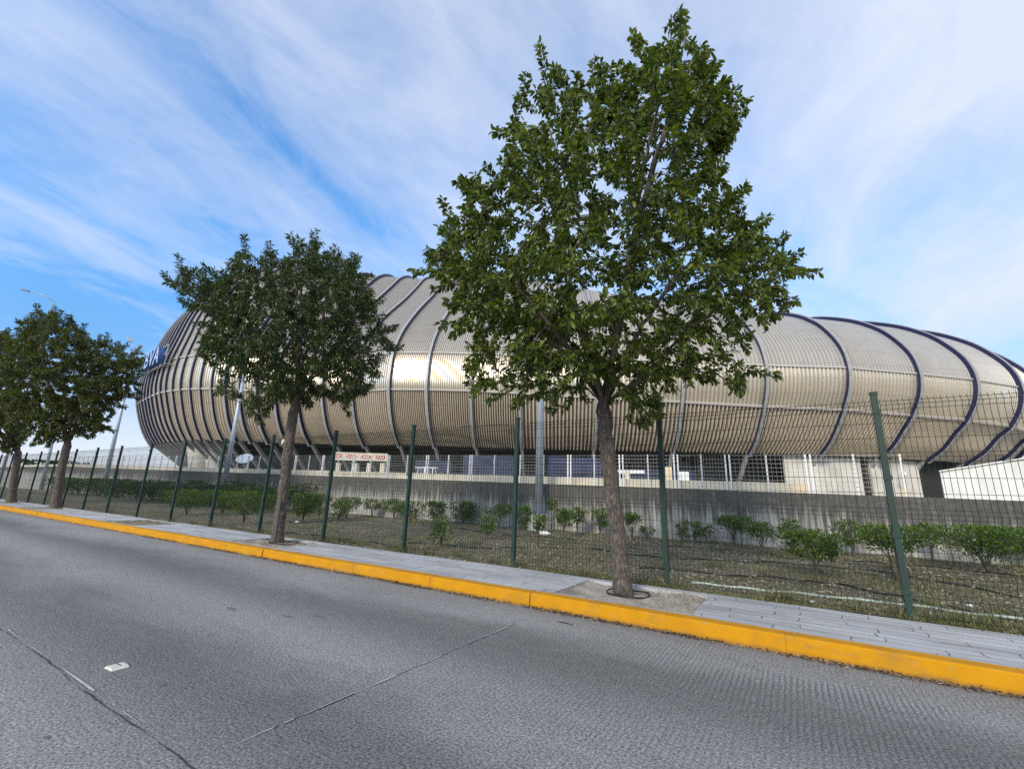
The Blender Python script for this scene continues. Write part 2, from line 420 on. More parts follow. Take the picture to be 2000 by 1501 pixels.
structure(cg.grid(G[:, ::-1]).build('concourse', M['concourse']))

# ------------------------------------------------------------------ green mesh fence along the pavement
post_px = [(1780, 1212), (1303.5, 1146), (1002, 1108), (787.5, 1076), (630, 1054), (505, 1039), (410, 1023.5), (333, 1008), (267, 1003), (208, 998), (162, 992), (122, 985)]
post_x = [3.42]+[at_y(px, py, FY)[0] for px, py in post_px]
while post_x[-1] > -60: post_x.append(post_x[-1]-2.6)
fence = empty('mesh_fence', (post_x[6], FY, .15), 'dark green welded mesh fence with square posts along the pavement', 'fence')
def fpost(x):
    p = MB(); p.box((x, FY, 1.33), (.062, .062, 2.5)); o = p.build('post', M['green'], fence)
    c = MB(); c.box((x, FY, 2.60), (.072, .072, .035)); c.build('post_cap', M['green'], o)
    for z in (.42, 1.0, 1.62, 2.38): MB().box((x, FY-.036, z), (.085, .014, .05)).build('clamp', M['green'], o)
for x in post_x: fpost(x)
def mesh_panel(x0, x1, far):
    w = MB(); a = x0+.045; b_ = x1-.045
    prof = [(.19, 0), (.56, 0), (.61, -.035), (.66, 0), (1.18, 0), (1.23, -.035), (1.28, 0), (1.80, 0), (1.85, -.035), (1.90, 0), (2.40, 0), (2.45, -.035), (2.50, 0), (2.53, 0)]
    r = .0021 if not far else .0016
    n = int(round((b_-a)/.053))
    for i in range(n+1):
        xx = a+(b_-a)*i/n
        for (z0, d0), (z1, d1) in zip(prof[:-1], prof[1:]):
            vs = [(xx+sx*r, FY+d+sy*r, z) for z, d in ((z0, d0), (z1, d1)) for sx, sy in ((-1, -1), (1, -1), (1, 1), (-1, 1))]
            w.add(vs, [(0, 1, 5, 4), (1, 2, 6, 5), (2, 3, 7, 6), (3, 0, 4, 7)])
    hz = [(.20, 0), (.385, 0), (.56, 0), (.61, -.035), (.66, 0), (.84, 0), (1.01, 0), (1.18, 0), (1.23, -.035), (1.28, 0), (1.45, 0), (1.62, 0), (1.80, 0), (1.85, -.035), (1.90, 0), (2.07, 0), (2.24, 0), (2.40, 0), (2.45, -.035), (2.50, 0)]
    for z, d in hz: w.bar((a, FY+d-2*r, z), (b_, FY+d-2*r, z), .0052)
    w.build('mesh_panel', M['wire'], fence)
for i in range(len(post_x)-1):
    mesh_panel(post_x[i+1], post_x[i], i > 5)

# ------------------------------------------------------------------ white mesh railing on the wall
RY = WY+.12
rail = empty('mesh_railing', (-10, RY, walltop(-10)), 'white mesh railing with paired posts on top of the concrete wall', 'railing')
pair_px = [832, 918, 1112, 1214, 1322, 1424]
rx = [at_y(p, 938, RY)[0] for p in (1424, 1322, 1214, 1112, 1013, 918, 832)]
step = 1.95
xr = rx[0]
ends = [xr+step*k for k in range(5, 0, -1)]+rx
while ends[-1] > -62: ends.append(ends[-1]-2.35)
RH = 1.02
def rpost(x, z0):
    MB().box((x, RY, z0+RH/2-.05), (.042, .042, RH+.1)).build('post', M['white'], rail)
for i in range(len(ends)-1):
    x1, x0 = ends[i], ends[i+1]
    if x1 > 3.3: continue
    for x in (x0+.055, (x0+x1)/2, x1-.055): rpost(x, walltop(x))
    w = MB(); a, b_ = x0+.08, x1-.08
    for k in range(9):
        z = .09+k*.112
        w.bar((a, RY-.03, walltop(a)+z), (b_, RY-.03, walltop(b_)+z), .008)
    for k in range(17):
        xx = a+(b_-a)*k/16; w.bar((xx, RY-.03, walltop(xx)+.06), (xx, RY-.03, walltop(xx)+RH), .004)
    w.build('mesh_panel', M['flange'], rail)

# ------------------------------------------------------------------ the stadium
KS = [(-6, 24.6, 0)]
RIBS = [  # belt point x, y, tangent angle, profile weights
    (-96.4, 66.0, -95), (-96.3, 58.0, -90), (-96.0, 50.0, -86), (-95.6, 43.5, -79), (-94.9, 38.0, -71), (-93.9, 34.4, -62), (-92.7, 32.0, -52), (-91.3, 30.2, -42), (-89.7, 28.8, -33), (-88.0, 27.8, -25), (-86.2, 27.0, -19), (-84.3, 26.4, -15), (-82.4, 26.0, -12), (-80.4, 25.6, -10),
    (-78.5, 25.3, -8), (-76.6, 25.0, -7), (-74.6, 24.7, -5), (-72.4, 24.4, -3), (-70.4, 24.2, 0), (-68.8, 24.2, 4), (-67.1, 24.3, 8), (-65.4, 24.5, 12), (-63.8, 24.9, 15), (-62.3, 25.4, 18), (-60.8, 26.0, 20),
    (-59.3, 26.9, 21), (-58.0, 28.0, 22), (-56.3, 29.2, 22.5), (-54.1, 30.3, 23), (-51.3, 31.5, 23.5), (-48.3, 32.9, 24), (-44.8, 34.6, 24.5),
    (-39.5, 35.6, 25), (-35.4, 37.6, 25.5), (-30.9, 40.2, 26), (-25.9, 43.0, 26), (-18.1, 47.0, 26), (-9.6, 50.6, 26.5), (-1.9, 54.6, 28),
    (5.3, 58.2, 32), (11.6, 62.8, 38), (16.8, 67.0, 44), (21.5, 71.9, 50), (25.2, 78.0, 57), (27.8, 85.0, 65), (29.5, 92.5, 74), (30.2, 100.5, 84), (30.2, 109, 92)]
NE = 21   # first ribs of the dense end
PS = [(4.8, 6.9), (2.7, 8.4), (1.2, 10.3), (0, 13), (-.15, 15), (.35, 17.6), (2.6, 21.1), (7.2, 25.8), (13.0, 30.9), (17.6, 35.3), (21.2, 38.8), (25.2, 41.0), (29.5, 41.2), (34, 39.2), (44, 35)]
PE = [(2.8, 6.9), (1.9, 8.2), (1.0, 10.0), (0, 13), (-.25, 15), (-.1, 17.4), (.5, 20.4), (1.4, 24.4), (2.9, 28.0), (5.4, 31.6), (9.0, 34.8), (14, 37.3), (20, 38.5), (27, 38), (38, 35)]
PR = [(4.6, 6.9), (2.7, 8.2), (1.2, 9.8), (0, 11.4), (-1.15, 13.4), (-1.5, 15.6), (-.9, 18.0), (.9, 20.6), (2.8, 22.4), (5.6, 24.3), (10.2, 26.5), (15.5, 28.0), (21, 28.4), (27, 27.8), (38, 25)]
PS, PE, PR = [np.array(p) for p in (PS, PE, PR)]
def prof_for(i):
    x = RIBS[i][0]
    e = np.interp(x, [-64, -46], [1, 0]); r = np.interp(x, [-31, -25.9, -18.1, -9.6, -1.9, 5.3], [0, .1, .36, .64, .86, 1])
    P = PS*(1-e-r)+PE*e+PR*r
    if x > 5.3: P = P.copy(); P[3:, 1] -= np.interp(x, [5.3, 30], [0, .9])
    return P
def catmull(P, n):
    P = np.vstack([2*P[0]-P[1], P, 2*P[-1]-P[-2]]); out = []
    m = len(P)-3; ts = np.linspace(0, m-1e-6, n)
    for t in ts:
        i = int(t); u = t-i; a, b_, c, d = P[i:i+4]
        out.append(.5*((2*b_)+(-a+c)*u+(2*a-5*b_+4*c-d)*u*u+(-a+3*b_-3*c+d)*u**3))
    return np.array(out), ts
NS = 113
curves = []
for i, (bx, by, tg) in enumerate(RIBS):
    pr, ts = catmull(prof_for(i), NS)
    a = rad(tg); nin = np.array([-math.sin(a), math.cos(a)]); tv = np.array([math.cos(a), math.sin(a), 0])
    c3 = np.array([(bx+nin[0]*d, by+nin[1]*d, z) for d, z in pr])
    tg2 = np.gradient(pr, axis=0); tg2 /= np.linalg.norm(tg2, axis=1)[:, None]
    no = np.stack([-tg2[:, 1], tg2[:, 0]], 1)    # outward in (d, z): d negative outward
    n3 = np.array([(nin[0]*q[0], nin[1]*q[0], q[1]) for q in no])
    curves.append((c3, n3, tv, nin))
I_BELT = int(round(3/14*(NS-1))); I_UP = int(round(5.02/14*(NS-1)))
stad = empty('stadium', (-20, 46, 1.8), 'huge bulging stadium clad in champagne corrugated metal with dark blue ribs', 'stadium')
def ruled(i, k0, k1, pitch, depth, duty, lift=0.0, step_=1):
    A, nA = curves[i][0][k0:k1+1:step_], curves[i][1][k0:k1+1:step_]; B, nB = curves[i+1][0][k0:k1+1:step_], curves[i+1][1][k0:k1+1:step_]
    W = np.linalg.norm(curves[i+1][0][I_BELT]-curves[i][0][I_BELT]); n = max(3, int(round(W/pitch))) if i < 27 else 20 if i > 31 else 18
    us, hs = [], []
    for k in range(n):
        for f, h in ((.5*(1-duty)-.06, 0), (.5*(1-duty)+.06, 1), (.5*(1+duty)-.06, 1), (.5*(1+duty)+.06, 0)):
            us.append((k+f)/n); hs.append(h)
    us = np.array([0]+us+[1]); hs = np.array([0]+hs+[0])*depth+lift-depth
    Gp = A[None]*(1-us[:, None, None])+B[None]*us[:, None, None]
    Gn = nA[None]*(1-us[:, None, None])+nB[None]*us[:, None, None]
    return Gp+Gn*hs[:, None, None]
ND = len(RIBS)-1
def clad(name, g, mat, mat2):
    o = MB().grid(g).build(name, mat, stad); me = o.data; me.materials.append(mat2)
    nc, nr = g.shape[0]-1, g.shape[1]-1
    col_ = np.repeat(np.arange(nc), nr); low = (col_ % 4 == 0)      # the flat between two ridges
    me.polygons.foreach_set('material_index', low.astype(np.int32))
for i in range(ND):
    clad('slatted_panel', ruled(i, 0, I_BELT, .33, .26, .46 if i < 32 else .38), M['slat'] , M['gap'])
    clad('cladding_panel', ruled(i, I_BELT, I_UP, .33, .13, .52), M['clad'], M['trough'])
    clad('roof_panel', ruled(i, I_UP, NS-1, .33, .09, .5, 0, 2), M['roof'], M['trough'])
for i, (c3, n3, tv, nin) in enumerate(curves):
    w = .155 if i > 24 else .075
    h0, h1 = (-.12, .44) if i > 24 else (-.12, .27)
    K = list(range(0, NS, 1))
    mb = MB(); fl = MB()
    G = np.array([[c3[k]+n3[k]*h0-tv*w*.9, c3[k]+n3[k]*h1-tv*w*.9, c3[k]+n3[k]*h1+tv*w*.9, c3[k]+n3[k]*h0+tv*w*.9] for k in K])
    mb.grid(G); mb.add([G[0][j] for j in range(4)], [(0, 1, 2, 3)])
    r_ = mb.build('rib', M['navy'], stad)
    G = np.array([[c3[k]+n3[k]*(h1-.03)-tv*w, c3[k]+n3[k]*(h1+.05)-tv*w, c3[k]+n3[k]*(h1+.05)+tv*w, c3[k]+n3[k]*(h1-.03)+tv*w, c3[k]+n3[k]*(h1-.03)-tv*w] for k in K])
    fl.grid(G); fl.add([G[0][j] for j in range(4)], [(0, 1, 2, 3)])
    fl.build('flange', M['flange'], r_)
    # raking leg from the foot of the rib down to the concourse
    q = np.array([nin[0], nin[1], 0])
    foot = c3[0]+q*(6.2 if i < 37 else 5.0); foot[2] = walltop(max(-60, min(20, foot[0])))-.02
    MB().bar(c3[0]+q*.2-n3[0]*.1, foot, .42 if i > 24 else .3, .34, up=tv).build('raking_leg', M['flange'], stad)
for kk, nm in ((I_BELT, 'belt_rail'), (I_UP, 'upper_belt_rail')):
    for i in range(ND):
        A, nA, B, nB = curves[i][0][kk], curves[i][1][kk], curves[i+1][0][kk], curves[i+1][1][kk]
        d = (B-A)/np.linalg.norm(B-A); nn = (nA+nB)/2; nn /= np.linalg.norm(nn); up = np.cross(nn, d)
        hgt = .22 if kk == I_BELT else .15
        MB().box((A+B)/2+nn*.06, (np.linalg.norm(B-A), .16, hgt), axes=(d, nn, up)).build(nm, M['belt'], stad)
# underside and shaded walls below the skirt
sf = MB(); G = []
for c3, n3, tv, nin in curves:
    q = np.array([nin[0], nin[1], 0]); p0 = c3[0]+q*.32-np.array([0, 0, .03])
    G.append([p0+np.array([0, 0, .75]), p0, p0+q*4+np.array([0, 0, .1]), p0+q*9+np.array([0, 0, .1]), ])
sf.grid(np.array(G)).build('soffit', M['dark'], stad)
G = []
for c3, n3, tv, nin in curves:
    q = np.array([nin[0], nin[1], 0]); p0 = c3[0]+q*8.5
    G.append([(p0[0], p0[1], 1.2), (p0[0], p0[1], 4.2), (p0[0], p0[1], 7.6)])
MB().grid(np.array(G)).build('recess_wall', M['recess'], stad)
# pale base block under the right hand bays
def along(i, u, din):      # point under the skirt between rib i and i+1, din metres inside its lower edge
    A, B = curves[i][0][0], curves[i+1][0][0]; q = curves[i][3]*(1-u)+curves[i+1][3]*u
    p = A*(1-u)+B*u; return np.array([p[0]+q[0]*din, p[1]+q[1]*din, 0])
bw = MB()
def wall_run(pts, z0, z1, mat, name, th=.4):
    mb = MB()
    for a, b_ in zip(pts[:-1], pts[1:]):
        d = b_-a; n2 = np.array([-d[1], d[0], 0])/np.linalg.norm(d)*th
        vs = [(*a[:2], z0), (*b_[:2], z0), (*b_[:2], z1), (*a[:2], z1), (*(a+n2)[:2], z0), (*(b_+n2)[:2], z0), (*(b_+n2)[:2], z1), (*(a+n2)[:2], z1)]
        mb.add(vs, [(0, 1, 2, 3), (3, 2, 6, 7), (1, 5, 6, 2), (4, 0, 3, 7), (5, 4, 7, 6)])
    return mb.build(name, mat, stad)
R0 = 34
def rpt(px, py, z=3.0):   # point on the base wall line seen under pixel column px
    d = ray(px, py); best = None
    for i in range(34, 44):
        for u in np.linspace(0, 1, 41):
            p = along(i, u, 1.0); v = p-CAM; e = abs(v[0]*d[1]-v[1]*d[0])/np.hypot(v[0], v[1])
            if best is None or e < best[0]: best = (e, p)
    return best[1]
def xseg(pa, pb, n=5): return [rpt(p, 930) for p in np.linspace(pa, pb, n)]
wall_run(xseg(1535, 1684, 5), 1.2, 7.05, M['pale'], 'base_wall')
wall_run(xseg(1703, 1797, 4), 1.2, 7.05, M['pale'], 'base_wall')
wall_run([p+np.array([0, .6, 0]) for p in xseg(1684, 1703, 2)], 1.2, 7.0, M['dark'], 'opening_shade', .1)  # dark sheets stand in for the shade inside the openings
for pa, pb in ((1797, 1860), (1860, 1925), (1925, 1990)): wall_run([rpt(pa, 930)+np.array([0, .8, 0]), rpt(pb, 930)+np.array([0, .8, 0])], 1.2, 7.0, M['dark'], 'opening_shade', .1)
# curved dark reveal at the left of the base block
p0 = rpt(1535, 930); p1 = rpt(1500, 930)
def wall_box(pa, pb, z0, z1, mat, name, off=-.08, th=.1):
    A, B = rpt(pa, 930), rpt(pb, 930); d = B-A; L = np.linalg.norm(d); d /= L; n2 = np.array([d[1], -d[0], 0])
    o = MB().box((A+B)/2+n2*(-off)*1.0+np.array([0, 0, (z0+z1)/2]), (L, th, z1-z0), axes=(d, n2, (0, 0, 1))).build(name, mat, stad)
    return o, (A, B, d, n2)
o_, (A, B, d, n2) = wall_box(1549, 1568, 1.55, 3.75, M['doorc'], 'door')
MB().box(B-d*.14+n2*.17+np.array([0, 0, 2.6]), (.05, .08, .24), axes=(d, n2, (0, 0, 1))).build('handle', M['lamp'], o_)
o_, (A, B, d, n2) = wall_box(1753, 1768, 1.55, 3.6, M['doorc'], 'door')
MB().box(B-d*.14+n2*.17+np.array([0, 0, 2.5]), (.05, .08, .24), axes=(d, n2, (0, 0, 1))).build('handle', M['lamp'], o_)
# concrete drum piers left
for px, py, w_ in ((393, 895, 1.5), (425, 890, 1.3), (905, 0, 0)):
    if not w_: continue
    p = at_d(px, py, 62); pts = [(p[0], p[1], z) for z in (1.4, 2.6, 5.2, 7.4)]
    MB().tube(pts, [w_*.75, w_*.75, w_*1.1, w_*1.7], 20).build('drum_pier', M['pale'], stad, smooth=True)
# hanging rods in the shaded gap
for px in range(1225, 1530, 23):
    p = at_d(px, 885, 55.5); MB().bar((p[0], p[1], 5.2), (p[0]+.1, p[1]+.3, 7.0), .06).build('hanger_rod', M['recess'], stad)

# letters helper
def text_mesh(name, body, size, p, ax, up, mat, parent=None, extrude=.01, offset=0.0, origin=(0, 0, 0), align='CENTER'):
    cu = bpy.data.curves.new(name, 'FONT'); cu.body = body; cu.size = size; cu.extrude = extrude; cu.offset = offset; cu.align_x = align
    cu.resolution_u = 3
    ob = bpy.data.objects.new(name+'_tmp', cu); COL.objects.link(ob)
    dg = bpy.context.evaluated_depsgraph_get(); dg.update()
    me = bpy.data.meshes.new_from_object(ob.evaluated_get(dg)); bpy.data.objects.remove(ob); me.name = name
    V = np.zeros(len(me.vertices)*3, np.float32); me.vertices.foreach_get('co', V); V = V.reshape(-1, 3)
    ax, up = np.array(ax, float), np.array(up, float); nz = np.cross(ax, up)
    o3 = np.array(parent['_o'] if parent is not None else origin, float)
    W = np.array(p)+V[:, :1]*ax+V[:, 1:2]*up+V[:, 2:3]*nz-o3
    me.vertices.foreach_set('co', W.astype(np.float32).ravel()); me.update()
    me.materials.clear()
    return link(name, me, mat, parent, o3)
# roof sign: four big letters on a frame, on the left end of the facade
e0 = np.array([-68.6, 22.4, 0]); e1 = np.array([-77.6, 23.35, 0]); ax = (e0-e1)/np.linalg.norm(e0-e1); nz = np.cross(ax, (0, 0, 1))
Z0 = 16.5
sg = MB()
for z in (Z0-.15, Z0+1.25, Z0+2.5): sg.bar(e1+np.array([0, 0, z])-nz*.7, e0+ax*.3+np.array([0, 0, z])-nz*.7, .13)
for u in np.linspace(0, 1, 6):
    p = e1*(1-u)+(e0+ax*.3)*u; sg.bar(p+np.array([0, 0, Z0-.2])-nz*.7, p+np.array([0, 0, Z0+2.6])-nz*.7, .12)
    sg.bar(p+np.array([0, 0, Z0])-nz*.7, p+np.array([0, 0, Z0])-nz*2.3, .12)
sign = sg.build('facade_sign', M['flange'], stad)
for k, ch in enumerate('BBVA'):
    p = e1+ax*(1.3+k*2.2)+np.array([0, 0, Z0])
    text_mesh('letter', ch, 3.3, p-nz*.33, ax, (0, 0, 1), M['signblue'], sign, .33, .05)
    text_mesh('letter_face', ch, 3.3, p+nz*.03, ax, (0, 0, 1), M['signface'], sign, .02, .05)

# ------------------------------------------------------------------ things on the concourse
def zc(x): return walltop(max(-60, min(20, x)))-.02
def face_axes(p):   # a board turned parallel to the facade
    a = rad(26); return np.array([math.cos(a), math.sin(a), 0]), np.array([math.sin(a), -math.cos(a), 0])
# white banner with four red logos
A, B = at_d(650, 892, 44), at_d(757, 891, 44)
d = B-A; L = np.linalg.norm(d[:2]); ax = np.array([d[0], d[1], 0])/L; nz = np.cross(ax, (0, 0, 1)); c = (A+B)/2
ban = empty('sponsor_banner', (c[0], c[1], zc(c[0])), 'white sponsor banner with four red oval logos under the stadium skirt', 'banner')
MB().box(c, (L, .06, .78), axes=(ax, nz, (0, 0, 1))).build('board', M['cream'], ban)
for u in (-.46, .46): MB().bar((*(c+ax*L*u-nz*.08)[:2], zc(c[0])), (*(c+ax*L*u-nz*.08)[:2], c[2]+.4), .09).build('post', M['lamp'], ban)
for k in range(4):
    q = c+ax*L*(-.42+k*.265)+nz*.035
    lg = MB()
    for s in (-.27, 0, .27):
        n = 18; lg.add([q+ax*(s+.20*math.cos(t))+np.array([0, 0, .19*math.sin(t)])+nz*(.003 if s else .006) for t in np.linspace(0, 2*math.pi, n, endpoint=False)], [tuple(range(n))])
    lo = lg.build('logo', M['red'], ban)
    text_mesh('logo_letters', 'H E B', .27, q+nz*.012-np.array([0, 0, .09]), ax, (0, 0, 1), M['white'], lo, .002, .012)
# blue hoardings
def hoarding(pa, pb, ytop, ybot, D, label, name='blue_hoarding', mat='blue', cat='hoarding', group='blue boards under the stadium'):
    A, B = at_d(pa, ytop, D), at_d(pb, ytop, D); C = at_d((pa+pb)/2, ybot, D); zt = (A[2]+B[2])/2
    dd = B-A; L = np.linalg.norm(dd[:2]); ax = np.array([dd[0], dd[1], 0])/L; nz = np.cross(ax, (0, 0, 1)); c = (A+B)/2
    zb_ = min(C[2], zt-.3)
    t = empty(name, (c[0], c[1], zc(c[0])), label, cat, group)
    z_low = max(zb_, zc(c[0]))
    MB().box((c[0], c[1], (zt+z_low)/2), (L, .08, zt-z_low), axes=(ax, nz, (0, 0, 1))).build('board', M[mat], t)
    for u in np.linspace(-.47, .47, 4):
        q = c+ax*L*u-nz*.09; MB().bar((q[0], q[1], zc(c[0])), (q[0], q[1], zt-.05), .07).build('post', M['lamp'], t)
    return t, c, ax, nz, zt, z_low, L
hoarding(812, 882, 899, 922, 42, 'blue board left of the pale light pole, behind the white picnic trestle')
hoarding(905, 1005, 890, 932, 43, 'wide blue board between the mesh fence post and the pale light pole')
hoarding(1070, 1190, 893, 938, 44, 'tall blue board right of the pale light pole, left of the big tree trunk')
t, c, ax, nz, zt, zl, L = hoarding(1222, 1358, 918, 946, 42, 'low blue board with white letters just right of the big tree trunk')
for ch, px in (('R', 1285), ('k', 1309)):
    q = at_d(px, 941, 41.93); text_mesh('letter', ch, .98, (q[0], q[1], q[2])+nz*.05, ax, (0, 0, 1), M['white'], t, .004, .05)
# dark backdrop boards in the deep recess read as shade; a black handrail crosses in front of them
p = [at_d(px, py, 40) for px, py in ((640, 902), (900, 913), (1200, 926), (1520, 940))]
hr = empty('handrail', (p[1][0], p[1][1], zc(p[1][0])), 'long black handrail crossing in front of the blue boards', 'handrail')
for a, b_ in zip(p[:-1], p[1:]): MB().bar(a, b_, .10).build('rail', M['black'], hr)
for k in range(10):
    u = k/9; q = p[0]*(1-u)+p[3]*u; MB().bar((q[0], q[1], zc(q[0])), (q[0], q[1], q[2]), .07).build('post', M['black'], hr)
# cream bollard blocks below the banner
for k, (px, lab) in enumerate(((662, 'cream block below the banner, nearest its left end'), (695, 'wide cream block below the second logo of the banner'), (722, 'cream block below the third logo of the banner'), (749, 'cream block below the right end of the banner'))):
    q = at_d(px, 905, 40); w_ = (.34, .5, .34, .42)[k]
    h = q[2]-zc(q[0])
    b_ = empty('concrete_block', (q[0], q[1], zc(q[0])), lab, 'bollard', 'cream blocks under the banner')
    MB().box((q[0], q[1], zc(q[0])+h*.5), (w_, w_, h), rz=.4).build('block', M['cream'], b_)
    MB().box((q[0], q[1], zc(q[0])+h+.03), (w_*1.15, w_*1.15, .06), rz=.4).build('cap', M['cream'], b_)
# white utility boxes
for px, ytop, ybot, w_, D, mat, lab in ((1225, 918, 945, .42, 36, 'cream', 'narrow cream pillar with a white cross bar, by the blue lettered board'), (1305, 912, 944, .5, 36, 'doorc', 'cream pillar standing in front of the white letters'), (1335, 921, 946, .75, 36, 'white', 'plain white cabinet right of the white letters')):
    q = at_d(px, ytop, D); bx_ = empty('utility_cabinet', (q[0], q[1], zc(q[0])), lab, 'cabinet')
    h = q[2]-zc(q[0]); MB().box((q[0], q[1], zc(q[0])+h/2), (w_, .4, h), rz=.3).build('cabinet_body', M[mat], bx_)
    MB().box((q[0]+.02, q[1]-.215, zc(q[0])+h*.5), (w_*.8, .03, h*.85), rz=.3).build('cabinet_door', M[mat], bx_)
    if px == 1225:
        MB().box((q[0]+.25, q[1], q[2]-.12), (2.2, .12, .26), rz=.2).build('cross_bar', M['white'], bx_)
# white trestle tables
for px, lab in ((826, 'white picnic trestle on the left, partly behind a fence post'), (842, 'white picnic trestle right of the other one, by the blue board')):
    q = at_d(px, 913, 36); t = empty('picnic_trestle', (q[0], q[1], zc(q[0])), lab, 'table', 'white trestles')
    MB().box((q[0], q[1], q[2]), (1.1, .6, .06), rz=.4).build('tabletop', M['white'], t)
    for sx in (-.4, .4):
        for sy in (-.25, .25): MB().bar((q[0]+sx*.8, q[1]+sy*.5, q[2]), (q[0]+sx*1.2, q[1]+sy*1.6, zc(q[0])), .06).build('leg', M['white'], t)
# grey steel mesh gates in the base building
for px0, px1, D, lab in ((1690, 1709, 56.5, 'narrow grey mesh gate in the pale base of the stadium, left of the dome camera'), (1801, 1838, 57.5, 'double grey mesh gate beside the bright ramp wall')):
    A, B = at_d(px0, 960, D), at_d(px1, 960, D); dd = B-A; L = np.linalg.norm(dd[:2]); ax = np.array([dd[0], dd[1], 0])/L
    g = empty('mesh_gate', (*((A+B)/2)[:2], zc(A[0])), lab, 'gate', 'mesh gates of the stadium base')
    z0, z1 = zc(A[0]), 4.6
    fr = MB()
    for u in ((0, 1) if L < 1.6 else (0, .5, 1)): q = A*(1-u)+B*u; fr.bar((q[0], q[1], z0), (q[0], q[1], z1), .11)
    fr.build('frame', M['white'], g)
    w = MB()
    for k in range(22): z = z0+.1+(z1-z0-.1)*k/21; w.bar((A[0], A[1], z), (B[0], B[1], z), .05)
    w.build('bars', M['recess'], g)
# bright ramp wall on the right
A = at_d(1836, 921, 36); B = at_d(2000, 896, 33.5); B = A+(B-A)*1.6
zt = A[2]; zt2 = B[2]
rw = MB(); d = B-A; L = np.linalg.norm(d[:2]); ax = np.array([d[0], d[1], 0])/L; nz = np.array([-ax[1], ax[0], 0])
ramp_w = empty('ramp_wall', (A[0], A[1], zc(A[0])), 'bright concrete ramp parapet at the right edge of the view', 'wall')
rw.add([(*A[:2], .6), (*B[:2], .6), (*B[:2], zt2), (*A[:2], zt), (*(A+nz*.35)[:2], .6), (*(B+nz*.35)[:2], .6), (*(B+nz*.35)[:2], zt2), (*(A+nz*.35)[:2], zt)], [(0, 1, 2, 3), (3, 2, 6, 7), (4, 0, 3, 7), (1, 5, 6, 2), (5, 4, 7, 6)])
rw.build('parapet', M['parapet'], ramp_w)
MB().bar((A[0]-ax[0]*.05, A[1]-ax[1]*.05, zt+.05), (B[0], B[1], zt2+.05), .45, .10).build('coping', M['parapet'], ramp_w)
# dome camera on the base wall
q = rpt(1766, 930); q = at_d(1766, 926, np.dot(q-CAM, FW)-1.2)
dc = empty('dome_camera', q, 'white dome camera hanging from a hooked arm on the stadium base wall', 'camera')
MB().tube([q+np.array([0, .9, .5]), q+np.array([0, .5, .75]), q+np.array([0, 0, .6]), q+np.array([0, 0, .3])], .06, 8).build('bracket', M['white'], dc)
MB().tube([q+np.array([0, 0, .3]), q+np.array([0, 0, .22]), q, q-np.array([0, 0, .18]), q-np.array([0, 0, .27])], [.1, .24, .27, .18, .02], 12).build('dome', M['white'], dc, smooth=True)
# satellite dish behind the wall
q = at_y(478, 897, WY+1.2); zb_ = zc(q[0])
sd = empty('satellite_dish', (q[0], q[1], zb_), 'tilted pale blue satellite dish on a bent pole behind the railing', 'satellite dish')
nrm = np.array([.45, -.55, .72]); nrm /= np.linalg.norm(nrm); u_ = np.cross(nrm, (0, 0, 1)); u_ /= np.linalg.norm(u_); v_ = np.cross(nrm, u_)
db = MB(); rings = []
for r_, dz in ((.02, 0), (.2, .012), (.36, .045), (.5, .09)): rings.append([q+nrm*dz+(u_*math.cos(t)+v_*math.sin(t)*.9)*r_ for t in np.linspace(0, 2*math.pi, 25)])
db.grid(np.array(rings))
db.grid(np.array([[p_-nrm*.012 for p_ in r_] for r_ in rings])[:, ::-1])
db.build('dish', simple('dish_paint', (.50, .60, .74), .45, 0, .06, 5), sd, smooth=True)
MB().tube([(q[0]-.35, q[1], zb_-.1), (q[0]-.28, q[1], zb_+.35), q-nrm*.05], .03, 8).build('pole', M['lamp'], sd)
MB().tube([q-v_*.45*-1, q+nrm*.5+v_*.1], .014, 6).build('feed_arm', M['lamp'], sd)
MB().bar(q+nrm*.47+v_*.1, q+nrm*.58+v_*.08, .07).build('receiver', M['lamp'], sd)

# ------------------------------------------------------------------ light poles
def light_pole(base, top, r0, r1, label, arms, pedestal=None, lampc='lamp'):
    t = empty('light_pole', base, label, 'street lamp', 'light poles inside the grounds')
    MB().tube([base, np.array(base)*.5+np.array(top)*.5, top], [r0, (r0+r1)/2, r1], 14).build('pole', M['galv'], t, smooth=True)
    if pedestal: MB().box((base[0], base[1]+.12, pedestal/2+.02), (.62, .8, pedestal)).build('pedestal', M['pale'], t); MB().box((base[0], base[1], base[2]+.02), (.42, .42, .04)).build('base_plate', M['galv'], t)
    for (dx, dy, dz, tilt) in arms:
        p1 = np.array(top)+np.array([dx, dy, dz]); mid = np.array(top)*.5+p1*.5+np.array([0, 0, .15])
        MB().tube([np.array(top)-np.array([0, 0, .1]), mid, p1], .045, 8).build('arm', M['galv'], t, smooth=True)
        dv = np.array([dx, dy, 0]); dv /= np.linalg.norm(dv); e2 = p1+dv*.75+np.array([0, 0, .08*tilt])
        MB().bar(p1-dv*.05, e2, .28, .10).build('lamp_head', M[lampc], t)
    return t
b0 = at_y(1052, 1004, 13.6)
light_pole(b0, (b0[0], b0[1], 11.5), .145, .07, 'thick pale blue grey light pole on a concrete pedestal, left of the big tree', [(-1.2, -.6, .4, 1), (1.2, .6, .4, 1)], b0[2])
b0 = at_y(437, 952, 13.5); b0[2] = .3
light_pole(b0, (b0[0]-.1, b0[1], 9.2), .15, .075, 'pale light pole rising into the crown of the smaller tree', [(-1.0, -.5, .4, 1)], .8)
b0 = at_y(205, 940, 13.5); tp = at_y(262, 688, 13.5); b0[2] = .3
light_pole(b0, (tp[0]*.8+b0[0]*.2, tp[1], tp[2]), .17, .08, 'light pole with two tilted floodlights left of the stadium end', [(-1.7, 0, 1.2, 7), (.25, 0, -.1, 7)], None, 'galv')
